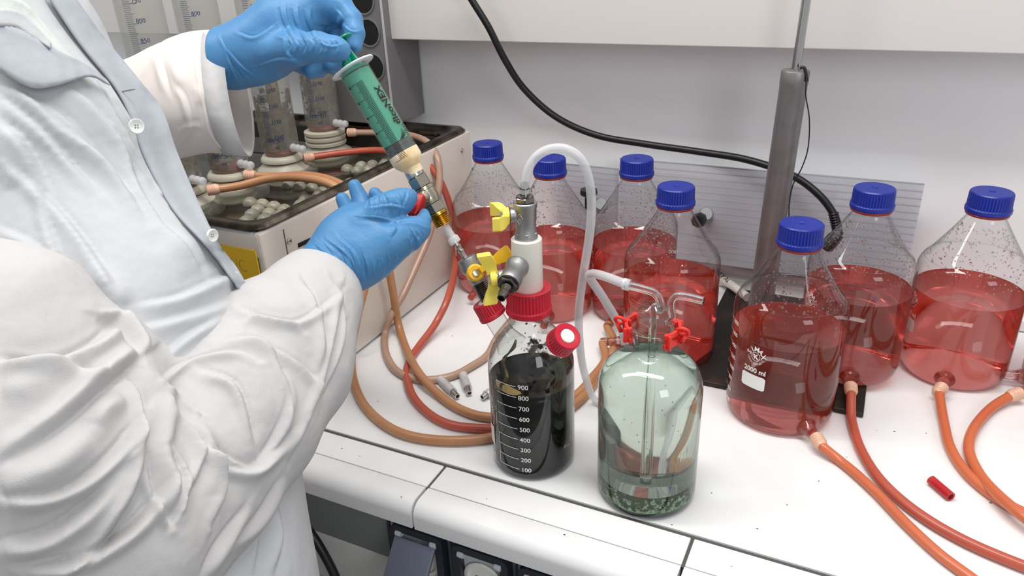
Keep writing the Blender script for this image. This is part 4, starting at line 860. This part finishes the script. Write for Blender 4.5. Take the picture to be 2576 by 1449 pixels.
gtube([Vector((NX, NY, .034)), Vector((NX, NY, .12)), Vector((NX, NY, .20)), Vector((NX, NY, .235)), atY(1662, 780, NY), atY(1660, 757, NY), atY(1646, 737, NY), atY(1618, 727, NY), atY(1572, 716, NY)], .0042, 'inlet_tube')
gtube([Vector((NX+.016, NY-.001, .220)), atY(1692, 798, NY-.002), atY(1688, 775, NY-.004), atY(1690, 757, NY-.004), atY(1702, 745, NY-.004), atY(1730, 747, NY-.004), atY(1772, 757, NY-.004)], .0040, 'outlet_tube')
bm = NB(); a, b = atY(1567, 713, NY), atY(1584, 718, NY); lathe(bm, [(.0058, 0), (.0062, .001), (.0062, (b-a).length), (.0055, (b-a).length)], frame(a, b), 24, False, False); fin('hose_end_collar', bm, M['clearlip'], hd_)
bm = NB(); add_text(bm, '29/32', .0060, lambda u, v: wrap(NX, NY, .0174, -90-24, .2075)(u, v)); fin('green_mark', bm, mat('green_ink', (60, 140, 50), .5), hd_, smooth=False)
for sgn, lb in ((-1, 'red plastic joint clip on the left side of the wash bottle neck'), (1, 'red plastic joint clip on the right side of the wash bottle neck')):
    cl = empty('joint_clip', (NX+sgn*.026, NY, .2), lb, 'clip', 'red clips on the wash bottle neck'); bm = NB()
    for zz, rr in ((.2140, .0275), (.2020, .0262)):
        pts = [Vector((NX+sgn*rr*math.cos(t), NY+rr*math.sin(t), zz)) for t in np.linspace(-.85, .75, 12)]
        for p, q in zip(pts, pts[1:]): bar(bm, p, q+(q-p)*.1, .0032, .0056, (0, 0, 1), .0005)
    for t in (-.7, 0, .6): p = Vector((NX+sgn*.0278*math.cos(t), NY+.0278*math.sin(t), .1995)); bar(bm, p, p+Vector((0, 0, .0165)), .0034, .009, (sgn*math.cos(t), math.sin(t), 0), .0006)
    fin('collar', bm, M['clip'], cl, auto=.6)
    bm = NB(); cc = Vector((NX+sgn*.0335, NY-.006, .2165)); tube(bm, [cc+Vector((.0055*math.cos(t)*1, -.002*math.sin(t), .0045*math.sin(t))) for t in np.linspace(0, 2*PI, 20)], .0019, 8); tube(bm, [cc+Vector((sgn*.003, 0, -.004)), cc+Vector((sgn*-.002, -.001, -.013))], .0022, 8); fin('finger_loop', bm, M['clip'], cl)

# ================================================================== PERSON
pe = empty('person', (-.75, .25, -.9), 'person in white lab coat and blue gloves holding the syringe', 'person')
def prim(p):
    if len(p) == 5: return np.array(p[1:4]), p[4]      # ('w', x, y, z, radius) straight in metres
    x, y, d, r = p[:4]; return np.array(atD(x, y, d)), r*d/FPX
HIP = atD(260, 1400, .78)
def build_sdf(groups, h, cut=None, hollow=None, pad=.012, it=1):
    """groups: list of (chain of (px, py, depth, radius px), blend, squash)"""
    lo = np.full(3, 1e9); hi = -lo
    for ch, k, sq in groups:
        for p in ch: c, r = prim(p); lo = np.minimum(lo, c-r-pad); hi = np.maximum(hi, c+r+pad)
    def f(X):
        d = None
        for ch, k, sq in groups:
            for a, b in zip(ch, ch[1:]):
                (ca, ra), (cb, rb) = prim(a), prim(b); e = seg_d(X, ca, cb, ra, rb, sq)
                d = e if d is None else smin(d, e, k)
        if hollow:
            e = None
            for a, b in zip(hollow, hollow[1:]):
                (ca, ra), (cb, rb) = prim(a), prim(b); g = seg_d(X, ca, cb, ra, rb); e = g if e is None else np.minimum(e, g)
            d = np.maximum(d, -e)
        if cut:
            for c, n in cut: d = np.maximum(d, (X[0]-c[0])*n[0]+(X[1]-c[1])*n[1]+(X[2]-c[2])*n[2])
        return d
    v, q = snet(f, lo, hi, h); v = relax(v, q, it); return v, q
# body under the clothes: trunk, neck, both arms to the wrists
body = [([(60, 500, .80, 180), (180, 1000, .80, 180), (260, 1400, .78, 200)], .05, None), ([(-60, 60, .80, 150), (60, 500, .80, 180)], .05, None), ([(-60, 60, .80, 150), (-120, -160, .80, 80)], .03, None),
        ([(-150, 760, .58, 140), (240, 1240, .55, 120), (560, 1040, .64, 90), (815, 680, .79, 58), (850, 650, .80, 55)], .02, None), ([(-60, 60, .80, 130), (250, 260, .92, 80), (560, 165, .87, 46), (620, 140, .86, 46)], .02, None)]
for sgn, dx, dy in ((1, .04, -.09), (-1, -.06, .07)):
    kx, ky = HIP.x+dx, HIP.y+dy
    body += [([(260, 1400, .78, 180), ('w', kx, ky, -.10, .080), ('w', kx+.01, ky, -.45, .060), ('w', kx-.01, ky, -.82, .042)], .02, None), ([('w', kx-.01, ky, -.84, .042), ('w', kx+.10, ky+.05, -.865, .033)], .01, None)]
v, q = build_sdf(body, .007, pad=.03); me = np_mesh('body', v, q); link('body', me, M['skin'], pe)
# coat trunk
VD = Vector(CM[2])
tor = [([(-170, -120, .74, 205), (-60, 140, .72, 280), (70, 420, .71, 298), (188, 704, .70, 270), (245, 870, .69, 325)], .04, None),
       ([(-120, 60, .86, 180), (40, 420, .84, 240), (190, 760, .82, 280)], .05, None),
       ([(250, 860, .69, 340), (290, 1150, .68, 400), (330, 1500, .66, 400), (340, 1700, .66, 410), ('w', HIP.x+.0, HIP.y-.03, -.22, .165), ('w', HIP.x, HIP.y-.03, -.52, .185)], .06, None)]
v, q = build_sdf(tor, .0045, it=10, pad=.06, cut=[(np.array([0, 0, -.42]), np.array([0, 0, -1.]))]); me = np_mesh('lab_coat', v, q)
Z1 = .3313
def z1(L): return [(x*Z1, y*Z1) for x, y in L]
def z2(L): return [(x*.724, 400+y*.724) for x, y in L]
tf = [('c', [(60, 215), (180, 300), (290, 430), (380, 560)], 24, .009), ('c', [(30, 420), (150, 520), (250, 650), (300, 760)], 26, .010), ('c', [(300, 330), (360, 470), (440, 600), (520, 690)], 20, .006), ('c', [(350, 760), (450, 740), (560, 690), (620, 650)], 22, .007), ('c', [(400, 900), (470, 840), (560, 790)], 18, .006),
      ('c', z1([(0, 560), (250, 740), (480, 960), (760, 1180), (1000, 1420)]), 26, .009), ('c', z1([(0, 720), (300, 960), (560, 1240), (760, 1449)]), 22, .008), ('c', z1([(0, 900), (200, 1080), (400, 1449)]), 26, .010),
      ('r', z1([(0, 1000), (100, 1200), (150, 1449)]), 40, .010), ('c', z1([(500, 620), (700, 760), (900, 1000), (1100, 1300)]), 24, .006),
      ('c', z2([(130, 50), (200, 300), (290, 480), (340, 540)]), 22, .012), ('c', z2([(0, 230), (120, 290), (230, 400), (320, 520)]), 22, .014), ('r', z2([(300, 380), (400, 470), (420, 520)]), 34, .012),
      ('c', z2([(470, 580), (560, 560), (700, 520), (860, 460)]), 24, .005), ('c', z2([(600, 160), (700, 250), (800, 380), (870, 460)]), 18, .006), ('r', z2([(560, 350), (660, 300), (720, 360)]), 50, .008),
      ('c', z2([(480, 590), (520, 660), (560, 750)]), 16, -.006), ('c', z2([(640, 30), (680, 120), (715, 230), (760, 300), (800, 370)]), 10, .006), ('c', [(690, 1200), (660, 1320), (640, 1449)], 14, .010), ('c', [(620, 1300), (570, 1400), (560, 1449)], 12, .006), ('c', [(700, 1260), (715, 1350), (690, 1449)], 16, .008)]
me, q = refine(me); folds(me, tf, 1.0, .8); smooth_me(me, q, 2); coat = link('lab_coat', me, M['coat'], pe)
# near (right) sleeve
cuff_c = np.array(atD(797, 687, .786)); cuff_n = np.array(atD(850, 610, .815))-np.array(atD(770, 740, .765)); cuff_n /= np.linalg.norm(cuff_n)
slv = [([(-250, -60, .66, 150), (-330, 340, .60, 215), (-300, 740, .56, 250), (-90, 950, .54, 325), (110, 1190, .53, 330), (270, 1330, .545, 300), (450, 1210, .60, 235), (578, 1042, .655, 225), (682, 882, .71, 184), (770, 760, .755, 118), (815, 675, .79, 82), (850, 615, .815, 76)], .012, None),
       ([(40, 880, .56, 250), (200, 960, .57, 180), (270, 960, .58, 130)], .03, None), ([(730, 920, .715, 150), (820, 760, .76, 75)], .03, None)]
v, q = build_sdf(slv, .0030, cut=[(cuff_c, cuff_n)], hollow=[(740, 800, .74, 80), (815, 675, .79, 72), (860, 600, .82, 72)], it=6, pad=.03); me = np_mesh('sleeve', v, q)
SA = .95
sf = [('c', [(600, 770), (680, 800), (760, 800), (850, 740)], 16, .007), ('c', [(540, 850), (640, 850), (740, 900), (800, 960)], 18, .009), ('c', [(500, 1130), (600, 1180), (660, 1160), (760, 1060)], 18, .009), ('c', [(760, 700), (800, 760), (820, 860), (800, 950)], 14, .006), ('c', [(830, 690), (868, 760), (872, 860)], 9, .004),
      ('c', [(20, 1250), (150, 1230), (260, 1160), (360, 1040)], 28, .012), ('c', [(60, 1420), (200, 1400), (330, 1320), (430, 1200)], 26, .011), ('c', [(0, 900), (120, 900), (230, 860), (300, 800)], 28, .010), ('c', [(640, 1180), (690, 1100), (720, 1010), (700, 930)], 16, .008),
      ('c', z2([(555, 765), (620, 715), (700, 680), (820, 665), (900, 700)]), 14, .006), ('c', z2([(560, 790), (620, 820), (680, 870), (705, 885)]), 13, .009), ('c', z2([(590, 860), (650, 930), (700, 1010), (690, 1100), (640, 1180)]), 16, .009),
      ('c', z2([(820, 565), (900, 545), (1000, 560), (1060, 600)]), 12, .004), ('c', z2([(700, 730), (800, 760), (850, 830), (890, 1000)]), 20, .008), ('c', z2([(860, 600), (940, 660), (1000, 780), (1015, 920)]), 18, .006),
      ('c', z2([(1195, 440), (1180, 560), (1150, 700), (1090, 880), (1000, 1060)]), 16, .007), ('c', z2([(1210, 560), (1190, 680), (1120, 840)]), 12, .005),
      ('c', z2([(500, 930), (500, 1060), (460, 1190), (360, 1340), (260, 1449)]), 26, .014), ('c', z2([(520, 1020), (530, 1120), (570, 1230), (600, 1275)]), 16, .012), ('c', z2([(600, 1010), (640, 1100), (630, 1200), (600, 1275)]), 15, -.011),
      ('r', z2([(560, 1000), (600, 1120), (610, 1240)]), 22, .010), ('c', z2([(690, 980), (760, 1060), (785, 1150), (740, 1280)]), 18, .011), ('r', z2([(640, 900), (720, 1000), (740, 1180)]), 24, .009), ('c', z2([(740, 1000), (860, 1060), (900, 1040)]), 16, .006),
      ('c', z2([(340, 535), (430, 550), (490, 620), (500, 680)]), 22, -.012), ('c', z2([(500, 680), (440, 725), (360, 790), (200, 930), (0, 1060)]), 30, .016), ('c', z2([(440, 730), (490, 830), (505, 960), (500, 1000)]), 16, .012), ('r', z2([(470, 720), (560, 800), (580, 920), (560, 1050)]), 18, .012),
      ('c', z2([(0, 1330), (150, 1300), (300, 1200), (420, 1060)]), 34, .010), ('r', z2([(0, 1150), (180, 1080), (320, 960)]), 50, .012), ('c', z2([(0, 690), (100, 700), (250, 720), (400, 760)]), 30, .008), ('r', z2([(0, 800), (120, 790), (260, 740)]), 40, .008),
      ('r', z2([(330, 930), (360, 870), (430, 830)]), 26, .008), ('c', z2([(800, 1340), (900, 1240), (980, 1100)]), 16, .006), ('c', z2([(700, 1449), (760, 1340), (860, 1200)]), 18, .008)]
me, q = refine(me); folds(me, sf, SA, 1.0); smooth_me(me, q, 2); link('sleeve', me, M['coat_w'], pe)
# cuff seam
def ring_pts(c, n, r1, r2, ux, k=40):
    uy = n.cross(ux); return [c+ux*r1*math.cos(2*PI*i/k)+uy*r2*math.sin(2*PI*i/k) for i in range(k+1)]
# far (left) sleeve: lofted wide cuff
def ring(px, py, d, hv, hn, dn, hs=1.0, k=56, wob=0.):
    """ring of a sleeve: centre, half height vector px (x, y), near vector px x and its depth change"""
    out = []
    for i in range(k):
        a = 2*PI*i/k; ca, sa = math.cos(a), math.sin(a)
        w_ = 1+wob*math.sin(3*a+px*.02)
        out.append(atD(px+hv[0]*ca*w_+hn[0]*sa, py+hv[1]*ca*w_+hn[1]*sa, d-dn*sa))
    return out
RG = [ring(600, 235, .885, (26, 156), (-27, 0), .052), ring(583, 233, .885, (26, 156), (-26, 0), .055), ring(535, 232, .885, (24, 155), (-26, 0), .060, wob=.01), ring(490, 235, .888, (25, 152), (-22, 0), .062, wob=.02),
      ring(440, 245, .895, (18, 150), (-20, 0), .065, wob=.03), ring(390, 262, .905, (10, 150), (-20, 0), .066, wob=.03), ring(330, 290, .915, (4, 146), (-20, 0), .068, wob=.02), ring(240, 320, .925, (0, 146), (-20, 0), .07), ring(140, 350, .93, (-10, 150), (-20, 0), .07)]
sm = []
for i in range(len(RG[0])):
    sm.append(crom([R[i] for R in RG], 8))
nr = len(sm[0]); bm = NB(); vs = [[bm.verts.new(sm[i][j]) for i in range(len(sm))] for j in range(nr)]
for j in range(nr-1):
    for i in range(len(sm)): bm.faces.new((vs[j][i], vs[j][(i+1) % len(sm)], vs[j+1][(i+1) % len(sm)], vs[j+1][i]))
bmesh.ops.subdivide_edges(bm, edges=bm.edges[:], cuts=1, use_grid_fill=True)
bmesh.ops.recalc_face_normals(bm, faces=bm.faces); me = bpy.data.meshes.new('sleeve'); bm.to_mesh(me); bm.free()
folds(me, [('c', z1([(1040, 580), (1150, 440), (1240, 300), (1330, 250)]), 12, .006), ('c', z1([(1480, 290), (1500, 480), (1560, 800), (1600, 1000)]), 6, .0035), ('c', z1([(1330, 640), (1400, 720), (1440, 840), (1450, 930)]), 12, .008), ('r', z1([(1300, 420), (1340, 560), (1380, 660)]), 18, .005),
           ('c', z1([(1220, 420), (1250, 560), (1290, 700)]), 14, .006), ('c', z1([(1290, 1010), (1400, 950), (1480, 935), (1530, 930)]), 8, .006), ('c', z1([(1340, 1130), (1420, 1060), (1500, 980)]), 12, .005), ('c', z1([(1600, 980), (1680, 1080), (1740, 1180)]), 10, .004), ('r', z1([(1480, 660), (1520, 720), (1500, 800)]), 12, .005)])
so = link('sleeve', me, mat('far_sleeve', (216, 209, 204), .85, bump=.15, bscale=60), pe); md = so.modifiers.new('thick', 'SOLIDIFY'); md.thickness = .0016; md.offset = -1
# far cuff turned band
bm = NB(); r0 = ring(602, 236, .885, (26.5, 158), (-28, 0), .0535); r1 = ring(541, 233, .885, (24.5, 157), (-27, 0), .0615)
va, vb = [bm.verts.new(p) for p in r0], [bm.verts.new(p) for p in r1]
for i in range(56): bm.faces.new((va[i], va[(i+1) % 56], vb[(i+1) % 56], vb[i]))
cu = fin('cuff', bm, M['coat_w'], pe); md = cu.modifiers.new('thick', 'SOLIDIFY'); md.thickness = .0014
# surface finder on the coat trunk for the layers that lie on it
from mathutils.bvhtree import BVHTree
bvh = BVHTree.FromPolygons([v.co.copy() for v in coat.data.vertices], [tuple(p.vertices) for p in coat.data.polygons])
def on_coat(x, y, lift=.003, dflt=.72):
    d = Vector(ray(x, y)); hit = bvh.ray_cast(Vector(CO), d.normalized(), 3)
    if hit[0] is None: return None
    return (hit[0]-Vector(CO)).dot(Vector(CM[2]))-lift
def ribbon(name, A_, B_, material, lift=.004, n=40, m_=8, thick=.0022, parent=None, edge_depth=None):
    a = crom([Vector((x, y, 0)) for x, y in A_], 12); b = crom([Vector((x, y, 0)) for x, y in B_], 12)
    a = [a[int(i*(len(a)-1)/n)] for i in range(n+1)]; b = [b[int(i*(len(b)-1)/n)] for i in range(n+1)]
    D = np.full((n+1, m_+1), np.nan)
    for i in range(n+1):
        for j in range(m_+1):
            p = a[i].lerp(b[i], j/m_); d = on_coat(p.x, p.y, lift)
            if d is not None: D[i, j] = d
        row = D[i]; ok = ~np.isnan(row)
        if ok.any(): D[i] = np.interp(np.arange(m_+1), np.arange(m_+1)[ok], row[ok])
    good = ~np.isnan(D).any(1)
    for j in range(m_+1): D[:, j] = np.interp(np.arange(n+1), np.arange(n+1)[good], D[good, j])
    for _ in range(12):
        Dp = np.pad(D, 1, mode='edge'); D = (Dp[1:-1, 1:-1]*2+Dp[:-2, 1:-1]+Dp[2:, 1:-1]+Dp[1:-1, :-2]+Dp[1:-1, 2:])/6
    D -= lift
    bm = NB(); g = [[bm.verts.new(atD(a[i].lerp(b[i], j/m_).x, a[i].lerp(b[i], j/m_).y, D[i, j])) for j in range(m_+1)] for i in range(n+1)]
    for i in range(n):
        for j in range(m_): bm.faces.new((g[i][j], g[i+1][j], g[i+1][j+1], g[i][j+1]))
    o = fin(name, bm, material, parent or pe); md = o.modifiers.new('thick', 'SOLIDIFY'); md.thickness = thick; md.offset = 0
    return o
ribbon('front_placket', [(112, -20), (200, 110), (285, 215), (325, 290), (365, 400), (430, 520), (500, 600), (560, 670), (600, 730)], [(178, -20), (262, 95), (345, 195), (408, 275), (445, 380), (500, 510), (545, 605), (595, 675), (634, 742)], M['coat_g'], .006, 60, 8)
ribbon('inner_placket', [(235, 195), (290, 290), (350, 400), (400, 500)], [(272, 205), (325, 290), (388, 400), (425, 500)], M['coat'], .0012, 30, 4, .0012)
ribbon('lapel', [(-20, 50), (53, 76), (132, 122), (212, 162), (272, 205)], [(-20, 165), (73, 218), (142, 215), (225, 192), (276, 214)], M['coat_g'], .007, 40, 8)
ribbon('shirt_front', [(-20, -20), (60, 5), (110, 60), (170, 130), (230, 185)], [(-20, 60), (40, 66), (100, 100), (150, 138), (222, 186)], M['shirt'], .005, 30, 6)
ribbon('collar', [(-20, 22), (40, 26), (80, 55), (130, 110)], [(-20, 66), (36, 68), (70, 88), (126, 122)], M['coat'], .009, 24, 5)
for x, y, rr, tilt in ((343, 318, 19, (.3, -.1)), (533, 592, 17, (1.6, .3))):
    d = on_coat(min(x, 480), y, .014) or .6
    d = (on_coat(x-25, y, .010) or .62)-.006; p = atD(x, y, d); n_ = (Vector(CO)-p).normalized()+Vector(CM[0])*tilt[0]*.9+Vector(CM[1])*tilt[1]; r = rr*d/FPX
    F_ = frame(p, p+n_); bm = NB(); lathe(bm, [(r*.9, -.0012), (r, 0), (r, .0012), (r*.92, .002), (r*.72, .0016), (r*.6, .0009), (.0001, .0008)], F_, 36, True, False); b_ = fin('button', bm, M['button'], pe, auto=1.2)
    for k in range(4):
        a = k*PI/2+.6; bm = NB(); c = F_ @ Vector((r*.22*math.cos(a), r*.22*math.sin(a), .0009)); lathe(bm, [(r*.085, 0), (r*.085, .0003)], frame(c, c+n_), 10); fin('thread_hole', bm, M['duct'], b_)
d = (on_coat(320, 228, .016) or .62)-.004
bm = NB(); bar(bm, atD(300, 232, d), atD(340, 224, d), .0012, .0008, tuple(VD), .0003); fin('buttonhole', bm, M['duct'], pe)
# skirt front edge falling below the sleeve
# ---- gloves
GF = dict(k=.006)
def glove(name, groups, F, h=.0014, cut=None, hollow=None, amp=1.):
    v, q = build_sdf(groups, h, cut=cut, hollow=hollow, it=4); me = np_mesh(name, v, q); me, q = refine(me); folds(me, F, amp); smooth_me(me, q, 1); return link(name, me, M['glove'], pe)
d8 = .80
right = [([(772, 722, .765, 68), (820, 672, .785, 66), (868, 618, .80, 74), (905, 588, .805, 80)], .012, None), ([(830, 695, .785, 56), (895, 655, .79, 66), (950, 628, .79, 60)], .018, None),
         ([(880, 600, .80, 60), (945, 570, .795, 50)], .014, None), ([(935, 640, .788, 58), (990, 606, .785, 46), (1032, 586, .785, 37), (1054, 574, .79, 29)], .010, None), ([(1054, 574, .79, 29), (1066, 553, .80, 19), (1067, 538, .81, 14)], .003, None),
         ([(915, 560, .79, 44), (958, 530, .785, 37), (990, 514, .785, 33), (1014, 504, .79, 29), (1031, 494, .797, 20)], .006, None)]
tips = [([(900, 575, .835, 28), (874, 528, .84, 20), (861, 500, .84, 17)], .0015, None), ([(928, 560, .84, 28), (907, 502, .85, 22), (892, 467, .85, 17)], .0015, None), ([(992, 560, .84, 26), (964, 514, .845, 21), (943, 486, .845, 16)], .0015, None)]
rf = []
for k in range(9):  # wrinkles round the upper digit
    x = 925+k*12+random.uniform(-3, 3); t = random.uniform(-14, 14); rf.append(('c', [(x-4+t, 492-k*1.5), (x+3, 515-k*2), (x+2-t, 548-k*2.5)], random.uniform(3.5, 5.5), .0013*(1 if k % 2 else -1)))
for k in range(9): x = 800+k*13; rf.append(('c', [(x-10+k*2, 612+k*2), (x+18, 645+k*3), (x+30-k*1, 690+k*2)], random.uniform(4, 6), .0014*(1 if k % 2 else -1)))
for k in range(5): x = 925+k*18; rf.append(('c', [(x, 655-k*5), (x+5, 672-k*6), (x, 692-k*8)], 4, .0009))
for k in range(5): rf.append(('c', [(1030+k*8, 572+k*2), (1040+k*7, 592), (1034+k*8, 616-k*3)], 3.5, .0010*(1 if k % 2 else -1)))
rf += [('c', [(985, 553), (1000, 575), (985, 600)], 9, .003), ('c', [(905, 545), (950, 548), (985, 556), (1010, 553)], 9, -.004), ('c', [(1000, 556), (1040, 556), (1080, 570)], 7, .002), ('c', [(1048, 590), (1060, 610), (1050, 640)], 5, .0018), ('c', [(1040, 588), (1050, 612), (1040, 645)], 5, -.0016), ('c', [(1030, 590), (1038, 615), (1030, 650)], 5, .0012),
       ('c', [(800, 605), (860, 660), (890, 710)], 8, .0025), ('c', [(820, 600), (880, 650), (905, 712)], 7, -.002), ('c', [(850, 590), (900, 640), (918, 700)], 8, .0015), ('c', [(770, 640), (830, 640), (880, 690)], 9, .003), ('c', [(905, 640), (915, 680), (925, 705)], 6, .0015), ('c', [(970, 640), (972, 670), (965, 695)], 5, .001), ('c', [(940, 650), (945, 680), (942, 700)], 5, .001),
       ('c', [(925, 520), (980, 512), (1020, 520)], 7, .0015), ('c', [(1000, 500), (1012, 520), (1005, 545)], 6, .0016)]
glove('glove', right+tips, rf)
wc = np.array(atD(556, 150, .868)); wn_ = np.array(atD(540, 152, .868))-np.array(atD(620, 140, .862)); wn_ /= np.linalg.norm(wn_)
left = [([(535, 150, .868, 66), (585, 143, .866, 66), (650, 118, .862, 72), (715, 85, .858, 84)], .014, None), ([(650, 125, .862, 66), (720, 60, .858, 66), (775, 30, .855, 56)], .02, None), ([(590, 148, .866, 62), (680, 140, .855, 44)], .02, None),
        ([(690, 130, .835, 44), (745, 122, .818, 38), (800, 118, .805, 32), (846, 124, .798, 26), (858, 127, .797, 20)], .012, None),
        ([(765, 20, .855, 46), (815, 2, .85, 42), (850, 18, .845, 38)], .010, None), ([(850, 15, .845, 36), (884, 50, .84, 28), (893, 85, .835, 25), (894, 116, .832, 18)], .003, None),
        ([(770, 40, .87, 46), (820, 50, .875, 38), (850, 72, .865, 22), (846, 92, .862, 18)], .003, None),
        ([(740, 110, .875, 44), (800, 140, .88, 36), (845, 150, .875, 26), (835, 165, .87, 21)], .006, None), ([(720, 120, .878, 44), (770, 150, .885, 36), (800, 168, .878, 24), (782, 178, .872, 20)], .006, None)]
lf = []
for k in range(6): lf.append(('c', [(705+k*16, 15+k*2), (712+k*15, 50), (735+k*14, 95)], 7, .0018*(1 if k % 2 else -1)))
for k in range(7): x = 725+k*20; lf.append(('c', [(x, 98), (x+8, 115), (x-2, 140)], 6, .0013*(1 if k % 2 else -1)))
lf += [('c', [(690, 85), (720, 95), (725, 130), (760, 160)], 8, .003), ('c', [(640, 165), (700, 145), (760, 150)], 7, .0018), ('c', [(555, 90), (575, 140), (600, 205)], 6, .002), ('c', [(560, 110), (585, 155), (620, 200)], 5, -.0018), ('c', [(570, 120), (610, 165), (650, 195)], 5, .0013), ('c', [(600, 80), (640, 90), (690, 60)], 8, .0014),
       ('c', [(845, 18), (862, 40), (850, 70)], 6, .002), ('c', [(800, 60), (840, 62), (865, 45)], 7, -.002), ('c', [(865, 60), (885, 75), (905, 75)], 5, .0014), ('c', [(800, 100), (830, 112), (860, 108)], 6, .0015)]
glove('glove', left, lf, cut=[(wc, wn_)])
